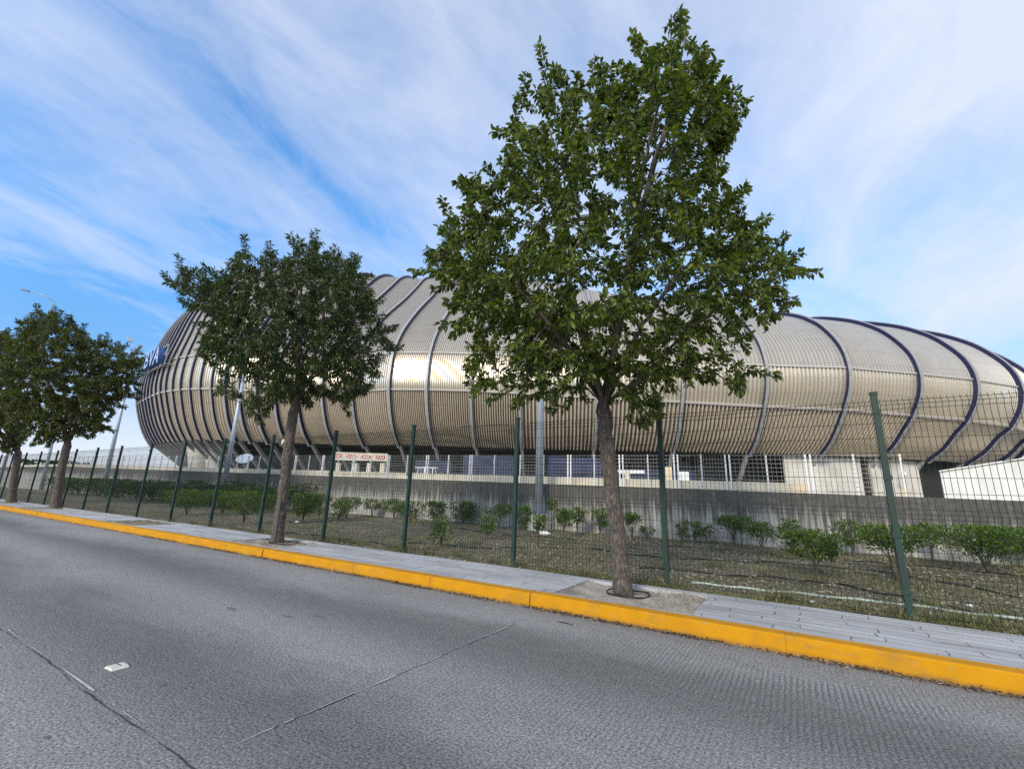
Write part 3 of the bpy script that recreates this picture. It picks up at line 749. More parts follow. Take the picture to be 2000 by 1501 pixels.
b0 = at_y(88, 927, 13.5); b0[2] = .3
light_pole(b0, (b0[0]-1.5, b0[1], 11.0), .16, .08, 'pale pole behind the left olive green tree, mostly hidden by its crown', [(-1.0, -.5, .4, 1)])
b0 = at_y(4, 923, 11.0); tp = at_y(104, 586, 11.0); b0[2] = .2
light_pole(b0, (tp[0]*.85+b0[0]*.15, tp[1], tp[2]), .13, .06, 'tall street lamp with one long arm above the leftmost trees', [(-2.0, -1.6, .75, 2)])

# ------------------------------------------------------------------ plants
def leaf_arrays(P, D, L, Wd, droop, rg):
    """one folded, curved leaf blade per row"""
    n = len(P); D = D/(np.linalg.norm(D, axis=1)[:, None]+1e-9)
    upv = np.tile(np.array([0, 0, 1.0]), (n, 1))+rg.normal(0, .55, (n, 3))
    S = np.cross(D, upv); S /= np.linalg.norm(S, axis=1)[:, None]+1e-9
    Nn = np.cross(S, D)
    ts = [0, .3, .68, 1.0]; ws = [.06, .5, .42, 0]
    def mid(t): return P+D*(L*t)[:, None]*1.0-Nn*(L*droop*t*t)[:, None]
    V = np.zeros((n, 8, 3))
    V[:, 0] = mid(0); V[:, 7] = mid(1.0)
    for k, t, w in ((1, .30, .47), (4, .72, .43)):
        m = mid(t); e = Nn*(Wd*.22)[:, None]
        V[:, k] = m; V[:, k+1] = m+S*(Wd*w)[:, None]+e; V[:, k+2] = m-S*(Wd*w)[:, None]+e
    tri = np.array([0, 1, 2, 0, 3, 1, 1, 4, 5, 2, 1, 3, 6, 4, 4, 7, 5, 4, 6, 7]); sz = np.array([3, 3, 4, 4, 3, 3])
    idx = (tri[None]+np.arange(n)[:, None]*8).ravel(); return V.reshape(-1, 3), idx, np.tile(sz, n)

def in_poly(P, poly):
    x, y = P[:, 0], P[:, 1]; c = np.zeros(len(P), bool); j = len(poly)-1
    for i in range(len(poly)):
        xi, yi = poly[i]; xj, yj = poly[j]
        c ^= ((yi > y) != (yj > y)) & (x < (xj-xi)*(y-yi)/(yj-yi+1e-12)+xi); j = i
    return c
def edge_dist(P, poly):
    d = np.full(len(P), 1e9)
    for i in range(len(poly)):
        a, b_ = np.array(poly[i], float), np.array(poly[(i+1) % len(poly)], float); ab = b_-a
        t = np.clip(((P-a)@ab)/(ab@ab), 0, 1); d = np.minimum(d, np.linalg.norm(P-a-t[:, None]*ab, axis=1))
    return d

def make_tree(name, label, base, D0, outline, trunk_px, limbs_px, trunk_w, n_attr, thick, step_, leafset, mat, seed, holes=(), clumps=80, shoot=.3):
    """trunk_px: pixel path of the trunk; outline: crown silhouette; D0 depth of the tree in metres.
    The crown is a volume as deep as it is wide, filled by a branching skeleton that carries the leaves."""
    rg = np.random.default_rng(seed)
    poly = np.array(outline, float); ctr = poly.mean(0); poly = ctr+(poly-ctr)*.955; lo, hi = poly.min(0), poly.max(0)
    def sample(n):
        out = []
        while len(out) < n:
            q = rg.uniform(lo, hi, (n*3, 2)); q = q[in_poly(q, poly)]; out += q.tolist()
        return np.array(out[:n])
    ppm = F_PX/D0
    E = thick*ppm*1.1
    def lift(q):
        e = np.minimum(edge_dist(q, poly)/E, 1); half = np.sqrt(1-(1-e)**2)*thick
        w = rg.uniform(-1, 1, len(q)); w = np.sign(w)*np.abs(w)**.8*half
        return np.array([CAM+ray(a, b_)*(D0+ww) for (a, b_), ww in zip(q, w)])
    cc = sample(clumps); nper = n_attr//clumps
    q = (cc[:, None]+rg.normal(0, .24*ppm*(D0/5.7)**.35, (clumps, nper, 2))).reshape(-1, 2); q = np.vstack([q, sample(n_attr//6)])
    q = q[in_poly(q, poly)]
    for hx, hy, hr in holes: q = q[(np.hypot(q[:, 0]-hx, q[:, 1]-hy) > hr) | (rg.random(len(q)) < .18)]
    A = lift(q)
    # skeleton
    def px3(path, ws=None): return [at_d(a, b_, D0+(ws[i] if ws else 0)) for i, (a, b_) in enumerate(path)]
    nodes_, par = [], []
    def add_path(pts, parent):
        last = parent
        for k, p in enumerate(pts):
            if last >= 0:
                a = nodes_[last]; n = max(1, int(np.linalg.norm(p-a)/step_))
                for t in range(1, n+1): nodes_.append(a+(p-a)*t/n+(rg.normal(0, .008, 3) if t < n else 0)); par.append(last); last = len(nodes_)-1
            else: nodes_.append(np.array(p)); par.append(-1); last = 0
        return last
    tp = px3(trunk_px); tp[0] = np.array(base)
    fork = add_path(tp, -1); n_trunk = len(nodes_)
    for path, ws in limbs_px: add_path(px3(path, ws), fork)
    cap = 14000
    X = np.zeros((cap, 3)); m = len(nodes_); X[:m] = nodes_
    first = n_trunk-2
    dist = np.full(len(A), 1e9); near = np.zeros(len(A), int)
    def upd(i0, i1):
        for i in range(i0, i1):
            dd = np.linalg.norm(A-X[i], axis=1); mk = dd < dist; dist[mk] = dd[mk]; near[mk] = i
    upd(first, m); alive = np.ones(len(A), bool); kill = step_*1.6
    for it in range(160):
        alive &= dist > kill
        if not alive.any() or m > cap-3000: break
        idx = np.where(alive)[0]; dv = A[idx]-X[near[idx]]; dv /= np.linalg.norm(dv, axis=1)[:, None]+1e-9
        acc = np.zeros((m, 3)); np.add.at(acc, near[idx], dv)
        act = np.where(np.abs(acc).sum(1) > 1e-6)[0]; new = []
        for i in act:
            v = acc[i]/np.linalg.norm(acc[i])+rg.normal(0, .12, 3)+np.array([0, 0, .06]); v /= np.linalg.norm(v); new.append((X[i]+v*step_, i))
        m0 = m
        for p, i in new:
            if m >= cap: break
            X[m] = p; par.append(i); m += 1
        upd(m0, m)
    # long leafy shoots that leave the crown's outline ragged
    hask = np.zeros(m, bool); hask[[p for p in par[:m] if p >= 0]] = True
    cen = A.mean(0); tipsi = [i for i in range(n_trunk, m) if not hask[i]]
    for i in tipsi:
        if rg.random() > .55 or m > cap-20: continue
        d0 = X[i]-X[par[i]]; d0 /= np.linalg.norm(d0)+1e-9; out = X[i]-cen; rel = np.linalg.norm(out); out /= rel
        if rel < thick*.75 and rg.random() < .7: continue
        d1 = d0*.6+out*.55+np.array([0, 0, .45 if out[2] > 0 else -.05])+rg.normal(0, .15, 3); d1 /= np.linalg.norm(d1)
        L_ = shoot*rg.uniform(.3, 1.0); ns = max(2, int(L_/(step_*.6))); last = i
        for t in range(ns):
            d1 = d1+np.array([0, 0, .05])+rg.normal(0, .08, 3); d1 /= np.linalg.norm(d1)
            X[m] = X[last]+d1*step_*.6; par.append(last); last = m; m += 1
    X = X[:m]; par = np.array(par)
    kids = [[] for _ in range(m)]
    for i in range(1, m): kids[par[i]].append(i)
    tips = np.zeros(m)
    for i in range(m-1, -1, -1):
        if not kids[i]: tips[i] = 1
        if par[i] >= 0: tips[par[i]] += tips[i]
    ex = math.log(tips[0])/math.log(trunk_w*.8/.0035)
    rad_ = .0035*tips**(1/ex)
    # branch tubes
    tb = MB(); seen = [(0, None)]
    tz = base[2]
    while seen:
        s, pa = seen.pop(); ch = ([pa] if pa is not None else [])+[s]; c = s
        while kids[c]:
            ks = sorted(kids[c], key=lambda k: -tips[k]); ch.append(ks[0])
            for o in ks[1:]: seen.append((o, c))
            c = ks[0]
        if len(ch) < 2: continue
        P = X[ch]; r_ = rad_[ch].copy()
        if pa is not None: r_[0] = min(r_[0], r_[1]*1.25)
        if s == 0:
            for k, i in enumerate(ch):
                if i < n_trunk:
                    h = P[k][2]-tz; r_[k] = trunk_w*(.86+.28*math.exp(-h/.16)-.03*h/2+.14*max(0, .6-h))+rg.normal(0, trunk_w*.025)
            sm = r_.copy()
            for k in range(1, len(r_)-1): sm[k] = (r_[k-1]+r_[k]+r_[k+1])/3
            r_ = sm
        big = r_.max()
        tb.tube(P, r_, 14 if big > .07 else 8 if big > .025 else 4 if big > .008 else 3, caps=False)
    t = empty(name, base, label, 'tree')
    tb.build('trunk', M['bark'], t, smooth=True)
    # leaves on thin twigs
    Ls, Wf, per, spread, drp, maxtip = leafset
    cand = np.where((tips <= maxtip) & (np.arange(m) > n_trunk))[0]
    dirs = X[cand]-X[par[cand]]
    reps = np.repeat(np.arange(len(cand)), rg.integers(max(1, per-2), per+3, len(cand)))
    k = len(reps); base_p = X[cand][reps]-dirs[reps]*rg.random((k, 1)); dd = dirs[reps]/(np.linalg.norm(dirs[reps], axis=1)[:, None]+1e-9)
    rv = rg.normal(0, 1, (k, 3)); rv -= dd*(rv*dd).sum(1)[:, None]; rv /= np.linalg.norm(rv, axis=1)[:, None]
    D = dd*rg.uniform(.25, 1.0, (k, 1))+rv*spread+np.array([0, 0, -.28])
    L = Ls*rg.uniform(.55, 1.3, k); W = L*Wf*rg.uniform(.85, 1.15, k)
    V, idx, sz = leaf_arrays(base_p+rv*.012, D, L, W, rg.uniform(.05, drp, k), rg)
    raw_mesh('crown', V, idx, sz, mat, t)
    print(name, 'nodes', m, 'leaves', k)
    return t

OUT1 = [(990, 800), (930, 785), (890, 735), (880, 700), (925, 680), (880, 655), (850, 610), (812, 525), (840, 480), (850, 405), (905, 410), (890, 330), (955, 355), (975, 265), (1000, 200), (1035, 150), (1065, 105), (1110, 112), (1115, 180), (1150, 130), (1200, 155), (1212, 75), (1245, 58), (1300, 95), (1322, 75), (1325, 12), (1360, 12), (1356, 85), (1402, 78), (1410, 110), (1410, 165), (1455, 190), (1450, 262), (1425, 290), (1430, 340), (1452, 395), (1480, 408), (1510, 440), (1558, 490), (1592, 497), (1580, 535), (1555, 575), (1545, 625), (1500, 640), (1482, 680), (1485, 735), (1450, 785), (1400, 755), (1345, 735), (1310, 785), (1275, 850), (1240, 830), (1215, 785), (1190, 765), (1130, 800), (1090, 835), (1045, 825), (1000, 780)]
pb = at_z(1218, 1160, .13)
make_tree('street_tree', 'tall broad leaved tree in front of the stadium, largest on the pavement', pb, float(np.dot(pb-CAM, FW)), OUT1,
          [(1218, 1160), (1208, 1060), (1194, 950), (1184, 860), (1178, 790)],
          [([(1165, 740), (1135, 650), (1108, 540), (1092, 420), (1085, 300)], [-.1, -.2, -.1, 0, .1]), ([(1190, 720), (1212, 620), (1230, 500), (1255, 340), (1290, 180)], [.1, .2, .2, .1, 0]),
           ([(1215, 765), (1262, 725), (1330, 660), (1420, 590)], [0, .1, .3, .3]), ([(1150, 730), (1060, 650), (960, 590)], [.1, .5, .6]), ([(1200, 730), (1240, 660), (1330, 520)], [-.2, -.7, -1.0]), ([(1160, 735), (1120, 690), (1010, 560)], [-.3, -.8, -1.1]), ([(1240, 690), (1400, 600), (1560, 520)], [.2, .1, 0]), ([(1255, 400), (1310, 220), (1338, 70)], [.1, 0, 0]), ([(1110, 680), (960, 590), (840, 530)], [0, -.2, -.2]), ([(1150, 760), (1020, 740), (920, 760)], [-.1, -.4, -.5]), ([(1215, 770), (1250, 790), (1268, 830)], [-.2, -.3, -.3]), ([(1290, 720), (1400, 730), (1450, 765)], [-.1, -.2, -.3])],
          .112, 3800, 1.75, .080, (.074, .44, 9, .78, .52, 4), M['leaf_a'], 11, holes=[(1125, 690, 42), (1010, 690, 40), (1150, 565, 35), (1400, 690, 45), (1460, 610, 30), (960, 720, 30), (1250, 640, 24), (1330, 480, 30)], clumps=95, shoot=.42)
OUT2 = [(330, 508), (375, 520), (402, 545), (440, 530), (450, 492), (480, 467), (497, 500), (540, 472), (560, 490), (602, 460), (640, 462), (662, 490), (690, 497), (712, 530), (735, 572), (752, 612), (730, 642), (762, 645), (793, 682), (770, 692), (742, 690), (745, 730), (740, 770), (702, 790), (680, 808), (650, 780), (602, 780), (580, 800), (550, 808), (500, 818), (470, 812), (422, 780), (397, 770), (430, 750), (397, 700), (402, 660), (387, 640), (402, 612), (347, 605), (372, 590), (322, 560)]
pb = at_z(540, 1058, .13)
make_tree('street_tree', 'medium dark narrow leaved tree beside the small black parking sign', pb, float(np.dot(pb-CAM, FW)), OUT2,
          [(540, 1058), (548, 1000), (558, 920), (566, 850), (576, 790)],
          [([(560, 740), (520, 680), (470, 600)], [0, -.3, -.5]), ([(580, 730), (585, 640), (590, 530)], [.1, .2, .1]), ([(600, 745), (650, 680), (700, 600)], [0, .3, .4]), ([(590, 740), (620, 680), (640, 560)], [-.3, -.8, -.9]), ([(560, 750), (470, 720)], [.2, .8]), ([(600, 745), (690, 690), (775, 680)], [0, -.2, -.2]), ([(525, 690), (430, 610), (345, 560)], [-.2, -.2, -.1]), ([(590, 640), (540, 550), (485, 490)], [.2, .2, .1]), ([(545, 760), (480, 790), (440, 770)], [-.1, -.3, -.3]), ([(600, 760), (660, 780), (690, 785)], [-.1, -.3, -.3])],
          .125, 3800, 1.7, .095, (.096, .26, 12, .85, .45, 4), M['leaf_b'], 23, holes=[(470, 735, 22), (640, 740, 25), (560, 690, 14), (690, 640, 16)], clumps=75, shoot=.5)
OUT3 = [(20, 640), (62, 597), (100, 605), (122, 622), (150, 617), (172, 650), (200, 667), (222, 652), (250, 672), (280, 702), (276, 730), (270, 762), (240, 780), (226, 802), (215, 840), (190, 850), (150, 865), (110, 868), (70, 865), (30, 855), (0, 840), (-10, 700)]
pb = at_z(108, 992, .13)
make_tree('street_tree', 'olive green bushy tree, second from the left edge of the picture', pb, float(np.dot(pb-CAM, FW)), OUT3,
          [(108, 992), (114, 950), (122, 905), (132, 865)],
          [([(120, 820), (90, 740), (80, 660)], [0, -.3, -.3]), ([(140, 820), (160, 740), (165, 670)], [.1, .3, .2]), ([(150, 830), (200, 770), (235, 710)], [0, .2, .3]), ([(120, 830), (50, 780)], [-.2, -.6])],
          .17, 3400, 2.0, .13, (.115, .30, 17, .9, .4, 6), M['leaf_c'], 31, clumps=70, shoot=.6)
OUT4 = [(-170, 660), (-110, 615), (-60, 625), (-20, 640), (20, 652), (48, 700), (68, 760), (72, 820), (58, 870), (10, 892), (-60, 892), (-150, 872), (-180, 760)]
pb = at_z(22, 981, .13)
make_tree('street_tree', 'olive green tree cut off by the left edge of the picture', pb, float(np.dot(pb-CAM, FW)), OUT4,
          [(22, 981), (26, 945), (32, 910), (36, 885)],
          [([(20, 850), (-30, 780), (-60, 700)], [0, -.3, -.3]), ([(36, 840), (30, 760), (10, 690)], [.1, .3, .2]), ([(10, 850), (-90, 800)], [-.2, -.6])],
          .17, 3000, 2.0, .14, (.125, .30, 17, .9, .4, 6), M['leaf_c'], 37, clumps=60, shoot=.6)

# ---- shrubs in the bed
def shrub(base, width, height, stem_h, nleaf, label, seed, flat=.7, n_stem=6, lsize=.05, mat='leaf_s', depth=None, name='shrub', cat='shrub', group='clipped shrubs in the planting bed'):
    rg = np.random.default_rng(seed); b = np.array(base, float); hw = width/2; dw = (depth or width)/2
    t = empty(name, b, label, cat, group)
    st = MB(); tips = []
    for k in range(n_stem):
        a = rg.uniform(0, 2*math.pi); r0 = rg.uniform(.3, .95)
        top = b+np.array([hw*r0*math.cos(a), dw*r0*math.sin(a), height*rg.uniform(.72, .93)])
        mid = b*.5+top*.5+np.array([rg.normal(0, .03), rg.normal(0, .03), -.03]); mid[:2] = b[:2]*.62+mid[:2]*.38
        st.tube([b-np.array([0, 0, .03]), mid, top], [.016, .011, .004], 5, caps=False)
        for j in range(3):
            q = mid*.4+top*.6+rg.normal(0, .05, 3); e = top+rg.normal(0, .12*width, 3); st.tube([q, e], [.005, .003], 3, caps=False)
    st.build('stems', M['bark'], t)
    ncl = max(10, int(nleaf/14)); a = rg.uniform(0, 2*math.pi, ncl); rr = np.sqrt(rg.uniform(0, 1, ncl)); zz = rg.uniform(0, 1, ncl)
    z0, z1 = stem_h, height
    prof = np.where(zz > flat, 1-.25*(zz-flat)/(1-flat+1e-6), .55+.45*(zz/flat)**.7)
    lump = 1+.16*np.sin(a*3+seed)+.1*np.sin(a*5+2*seed)
    cl = np.stack([hw*rr*prof*lump*np.cos(a), dw*rr*prof*lump*np.sin(a), z0+(z1-z0)*zz-.04*height*rr*(zz > .8)], 1)
    w = rg.random(ncl) < (.35+.65*np.maximum(rr, zz)); cl = cl[w]
    per = max(4, int(nleaf/len(cl)))
    P = (cl[:, None]+rg.normal(0, 1, (len(cl), per, 3))*np.array([.045, .045, .035])*(.5+width)).reshape(-1, 3)
    P[:, 2] = np.clip(P[:, 2], .05, height+.02*rg.random(len(P)))
    D = P/np.array([hw+.01, dw+.01, height])*.8+rg.normal(0, .55, P.shape)+np.array([0, 0, .15])
    L = lsize*rg.uniform(.7, 1.3, len(P))
    V, idx, sz = leaf_arrays(P+b, D, L, L*.48, rg.uniform(0, .25, len(P)), rg)
    raw_mesh('foliage', V, idx, sz, M[mat], t)
    return t
# (base px x, y, crown x0, x1, crown top, crown bottom, leaves, stems, label)
SHRUBS = [
    (1594, 1131, 1545, 1642, 1041, 1090, 650, 4, 'little tree shaped shrub with one stem, midway between the two right fence posts'),
    (1755, 1131, 1694, 1812, 1031, 1073, 700, 7, 'wide V shaped shrub directly behind the rightmost fence post'),
    (1552, 1084, 1533, 1577, 1017, 1062, 260, 4, 'thin shrub at the wall, just behind the little tree shaped one'),
    (1673, 1090, 1635, 1692, 1017, 1064, 380, 5, 'loose shrub at the wall with a sprig leaning left, left of the rightmost post'),
    (1824, 1097, 1801, 1838, 1024, 1056, 170, 4, 'sparse twiggy shrub at the wall, right of the rightmost post'),
    (1940, 1121, 1852, 2005, 1033, 1078, 1300, 10, 'biggest dense flat topped shrub, at the right edge of the picture'),
    (2040, 1112, 1985, 2100, 1036, 1080, 900, 9, 'dense shrub cut off by the right edge of the picture'),
    (1436, 1069, 1403, 1467, 1010, 1036, 520, 9, 'dense fan shaped shrub with many bare stems, at the wall right of the big trunk'),
    (1488, 1083, 1466, 1512, 1022, 1050, 280, 5, 'small open shrub just right of the fan shaped one'),
    (1334, 1058, 1320, 1346, 1016, 1050, 130, 4, 'leftmost of three thin shrubs at the wall right of the big trunk'),
    (1358, 1060, 1343, 1370, 1020, 1050, 130, 4, 'middle one of three thin shrubs at the wall right of the big trunk'),
    (1380, 1060, 1367, 1394, 1028, 1052, 110, 4, 'rightmost of three thin shrubs at the wall right of the big trunk'),
    (1234, 1055, 1216, 1254, 1003, 1024, 260, 6, 'flat topped shrub touching the right side of the big trunk'),
    (1266, 1056, 1252, 1280, 1029, 1045, 90, 3, 'tiny shrub between the big trunk and the fence post right of it'),
    (1102, 1051, 1083, 1117, 995, 1026, 330, 5, 'round topped shrub right of the pole pedestal'),
    (1130, 1044, 1109, 1142, 992, 1020, 330, 5, 'squarish shrub joined to the round topped one right of the pedestal'),
    (1173, 1046, 1151, 1190, 994, 1026, 340, 6, 'shrub touching the left side of the big trunk'),
    (1050, 1066, 1037, 1067, 1008, 1034, 170, 3, 'small upright shrub in front of the pole pedestal'),
    (1075, 1040, 1063, 1092, 976, 996, 150, 3, 'short leafy sprig standing tallest against the wall beside the light pole'),
    (1021, 1044, 1007, 1040, 990, 1032, 350, 5, 'dense shrub immediately right of the fence post before the light pole'),
    (975, 1032, 943, 1005, 985, 1008, 480, 6, 'wide shrub immediately left of the fence post before the light pole'),
    (951, 1052, 933, 970, 1008, 1046, 210, 4, 'low loose shrub in front of the wide one left of the light pole'),
    (905, 1024, 877, 928, 980, 1014, 480, 6, 'compact flat topped shrub halfway between two fence posts left of the light pole'),
    (847, 1024, 826, 868, 980, 1012, 360, 6, 'shrub at the wall behind a thin single stemmed one, mid bed'),
    (860, 1066, 841, 886, 1010, 1058, 200, 2, 'thin single stemmed shrub nearest the fence in the middle of the bed'),
    (767, 1011, 747, 793, 976, 998, 330, 6, 'flat shrub at the wall just left of the fourth post from the right'),
    (800, 1021, 781, 826, 981, 1012, 300, 5, 'shrub crossed by the fourth fence post from the right'),
    (725, 1008, 709, 743, 976, 993, 210, 5, 'small mushroom shaped shrub alone against the wall'),
    (676, 1011, 652, 703, 972, 994, 340, 6, 'shrub right of the fifth fence post, left of the small mushroom shaped one'),
    (660, 1016, 644, 680, 979, 1008, 220, 4, 'front shrub beside the fifth fence post from the right'),
    (592, 1018, 563, 613, 964, 1004, 700, 6, 'large round shrub just right of the smaller tree trunk'),
    (622, 1013, 606, 642, 966, 1003, 360, 5, 'shrub squeezed between the large round shrub and the fifth fence post'),
    (475, 1020, 446, 506, 961, 1003, 760, 5, 'round shrub on one short stem, left of the smaller tree trunk'),
    (521, 1001, 506, 541, 967, 992, 320, 5, 'shrub close behind the left side of the smaller tree trunk'),
    (432, 1004, 405, 462, 959, 992, 560, 6, 'dark shrub behind the round one stemmed shrub, left of the smaller tree'),
    (363, 1003, 325, 412, 958, 988, 800, 8, 'wide dark shrub with bare stems at the right end of the far hedge'),
]
for i, (bx, by, x0, x1, yt, yb, nl, ns, lab) in enumerate(SHRUBS):
    p = at_z(bx, by, .17)
    if p[1] > WY-.55: p = at_y(bx, by, WY-.55)
    p[2] = bedz(p[0], p[1]); dd = float(np.dot(p-CAM, FW)); ppm = F_PX/dd
    hgt = at_d((x0+x1)/2, yt, dd)[2]-p[2]; stem = max(.12, at_d((x0+x1)/2, yb, dd)[2]-p[2])
    wd = (x1-x0)/ppm*1.08
    p[0] = p[0]*.5+at_d((x0+x1)/2, by, dd)[0]*.5
    shrub(p, wd, hgt, min(stem, hgt*.72), int(nl*(2.4 if dd < 15 else 4.2)), lab, 100+i, n_stem=ns, lsize=.058 if dd < 20 else .075)
# clipped hedge further left: shrubs grown together
hx = -21.0; k = 0
hl = ['hedge bush at the right end of the dark clipped hedge on the left', 'second hedge bush from the right in the dark clipped hedge', 'middle right bush of the dark clipped hedge', 'middle bush of the dark clipped hedge', 'middle left bush of the dark clipped hedge', 'hedge bush behind the fence, just right of the left trunks', 'hedge bush behind the second trunk from the left', 'hedge bush between the two left trunks', 'hedge bush behind the leftmost trunk', 'hedge bush at the left edge of the picture']
for k in range(10):
    w_ = 2.6+.25*k
    shrub((hx, 12.1+.15*(k % 2), bedz(hx, 12)), w_, 1.02+.05*math.sin(k*2.1)+.02*k, .30, 2400, hl[k], 300+k, n_stem=9, lsize=.10, mat='leaf_h', depth=1.9, name='hedge_bush', cat='hedge', group='bushes of the clipped hedge')
    hx -= w_*.9
# second, fuller row nearer the wall on the left
hx = -19.0
for k in range(6):
    w_ = 3.0; shrub((hx-1.5, 13.3, bedz(hx, 13)), w_, 1.25, .35, 1700, 'back row bush number of the hedge' if False else ['back row hedge bush nearest the pale light pole', 'back row hedge bush left of the pale light pole', 'back row hedge bush in front of the stained wall, centre of the hedge', 'back row hedge bush by the floodlight pole foot', 'back row hedge bush left of the floodlight pole', 'back row hedge bush behind the second trunk'][k], 340+k, n_stem=7, lsize=.10, mat='leaf_h', depth=1.2, name='hedge_bush', cat='hedge', group='bushes of the clipped hedge'); hx -= 5.2
# far trees on the horizon at the left
far = [(60, 902, 150, 5.5), (112, 900, 140, 5.0), (142, 899, 130, 4.6), (168, 902, 140, 4.0)]
fl_ = ['far tree on the horizon behind the leftmost trunks', 'far round tree on the horizon between trunk and fence', 'far taller tree on the horizon right of the second trunk', 'small far tree on the horizon near the end of the concrete wall']
for k, (px, py, D, h) in enumerate(far):
    p = at_d(px, 905, D); b_ = np.array([p[0], p[1], 0])
    shrub(b_, 9, h+1.5, 2.0, 900, fl_[k], 400+k, n_stem=3, lsize=.8, mat='leaf_h', name='far_tree', cat='tree', group='far trees on the horizon', flat=.5)

# ------------------------------------------------------------------ small things in the bed and on the road
def hose(pts, r, mat, label, name='irrigation_hose', cat='hose', group='black irrigation hoses in the bed'):
    P = []
    pts = [np.array(p) for p in pts]
    for a, b_ in zip(pts[:-1], pts[1:]):
        for t in np.linspace(0, 1, 9)[:-1]: P.append(a+(b_-a)*t)
    P.append(pts[-1]); P = np.array(P); n = len(P)
    P[:, 1] += .05*np.sin(np.arange(n)*.7+r*1e4)+.03*np.sin(np.arange(n)*1.9); P[:, 2] += .012*np.sin(np.arange(n)*1.3)
    for p in P: p[2] += bedz(p[0], p[1])+r
    o = MB().tube(P, r, 6).build(name, mat, None, tuple(P[0]), smooth=True)
    return tag(o, label, cat, group)
def g(px, py): p = at_z(px, py, .15); p[2] = 0; return p
hose([g(1250, 1110), g(1400, 1120), g(1520, 1126), g(1640, 1140), g(1800, 1175), g(2030, 1215)], .013, M['black'], 'thick black hose snaking past the little tree shaped shrub, nearest the fence on the right')
hose([g(800, 1060), g(900, 1066), g(1000, 1068), g(1150, 1072), g(1300, 1090), g(1500, 1100), g(1700, 1115), g(1990, 1165)], .013, M['black'], 'long black hose along the middle of the bed')
hose([g(1300, 1070), g(1450, 1078), g(1600, 1094), g(1800, 1108), g(2000, 1132)], .014, M['black'], 'black hose lying close to the foot of the wall')
hose([g(890, 1032), g(960, 1042), g(1060, 1052), g(1150, 1058)], .014, M['black'], 'short black hose near the pole pedestal')
hose([g(560, 1040), g(640, 1048), g(740, 1060), g(830, 1072)], .013, M['black'], 'black hose in the leaf litter behind the smaller tree trunk')
pv = [g(1350, 1137), g(1500, 1151), g(1700, 1171), g(2020, 1208)]
P = np.array([pv[0]*(1-u)*(1-u)+2*u*(1-u)*(pv[1]*.5+pv[2]*.5)+pv[3]*u*u for u in np.linspace(0, 1, 40)])
P = np.array([p+np.array([0, .02*math.sin(i*.5), bedz(p[0], p[1])+.012+.007*math.sin(i*.9)]) for i, p in enumerate(P)])
tag(MB().tube(P, .016, 8).build('plastic_pipe', M['pvc'], None, tuple(P[0]), smooth=True), 'pale green plastic pipe lying in the bed behind the fence', 'pipe')
# litter: bottle and bag
p = g(1062, 1047); bz = bedz(p[0], p[1])
bt = empty('plastic_bottle', (p[0], p[1], bz), 'white plastic bottle lying near the wall left of the big trunk', 'bottle')
MB().tube([(p[0]-.16, p[1], bz+.06), (p[0]-.15, p[1], bz+.06), (p[0]+.10, p[1]+.02, bz+.06), (p[0]+.16, p[1]+.02, bz+.06), (p[0]+.19, p[1]+.02, bz+.06)], [.03, .055, .055, .02, .02], 12).build('bottle_body', M['white'], bt, smooth=True)
MB().tube([(p[0]+.19, p[1]+.02, bz+.06), (p[0]+.22, p[1]+.02, bz+.06)], .024, 10).build('cap', M['signface'], bt)
def bag(px, py, s, label):
    p = g(px, py); bz = bedz(p[0], p[1]); rg = np.random.default_rng(int(px))
    V = []; nu, nv = 12, 7
    G = np.array([[(p[0]+s*math.cos(2*math.pi*i/nu)*math.sin(math.pi*j/(nv-1))*(1+rg.normal(0, .18) if 0 < i < nu else 1), p[1]+s*.8*math.sin(2*math.pi*i/nu)*math.sin(math.pi*j/(nv-1)), bz+s*.5*(1-math.cos(math.pi*j/(nv-1)))*(1+rg.normal(0, .08))) for i in range(nu+1)] for j in range(nv)])
    G[:, -1] = G[:, 0]
    tag(MB().grid(G).build('litter_bag', M['white'], None, (p[0], p[1], bz)), label, 'litter', 'white litter in the bed')
bag(580, 1020, .08, 'crumpled white bag by the large round shrub right of the smaller tree')
bag(1587, 1178, .03, 'small scrap of white paper in the grass left of the rightmost fence post')
bag(1895, 1184, .03, 'small scrap of white paper by the pale pipe right of the rightmost fence post')
bag(1505, 1164, .022, 'tiny white scrap by the pipe between the two right fence posts')
# road stud
c = at_z(228, 1303, 0)
sd_ = empty('road_stud', (c[0], c[1], 0), 'pale ceramic road stud on the grey concrete lane', 'road stud')
a_ = np.array([1, .08, 0]); a_ /= np.linalg.norm(a_); b2 = np.array([-a_[1], a_[0], 0])
def prism(mb, c, hx, hy, h, tx, ty):
    vs = [c+a_*sx*hx+b2*sy*hy for sx, sy in ((-1, -1), (1, -1), (1, 1), (-1, 1))]+[c+a_*sx*hx*tx+b2*sy*hy*ty+np.array([0, 0, h]) for sx, sy in ((-1, -1), (1, -1), (1, 1), (-1, 1))]
    mb.add(vs, [(4, 5, 6, 7), (0, 1, 5, 4), (1, 2, 6, 5), (2, 3, 7, 6), (3, 0, 4, 7)])
m_ = MB(); prism(m_, c+np.array([0, 0, .001]), .058, .052, .016, .62, .9); m_.build('stud_body', M['stud'], sd_)
m_ = MB(); m_.box(c+np.array([-.003, .010, .017]), (.066, .007, .004), rz=.08); m_.build('groove', M['joint'], sd_)
# twig on the road
c = at_z(1103, 1217, 0)
tag(MB().tube([c+np.array([-.09, .0, .008]), c+np.array([0, -.012, .012]), c+np.array([.1, -.01, .008])], [.003, .005, .003], 5).build('twig', M['black'], None, tuple(c)), 'thin dark twig lying on the road near the kerb', 'twig')
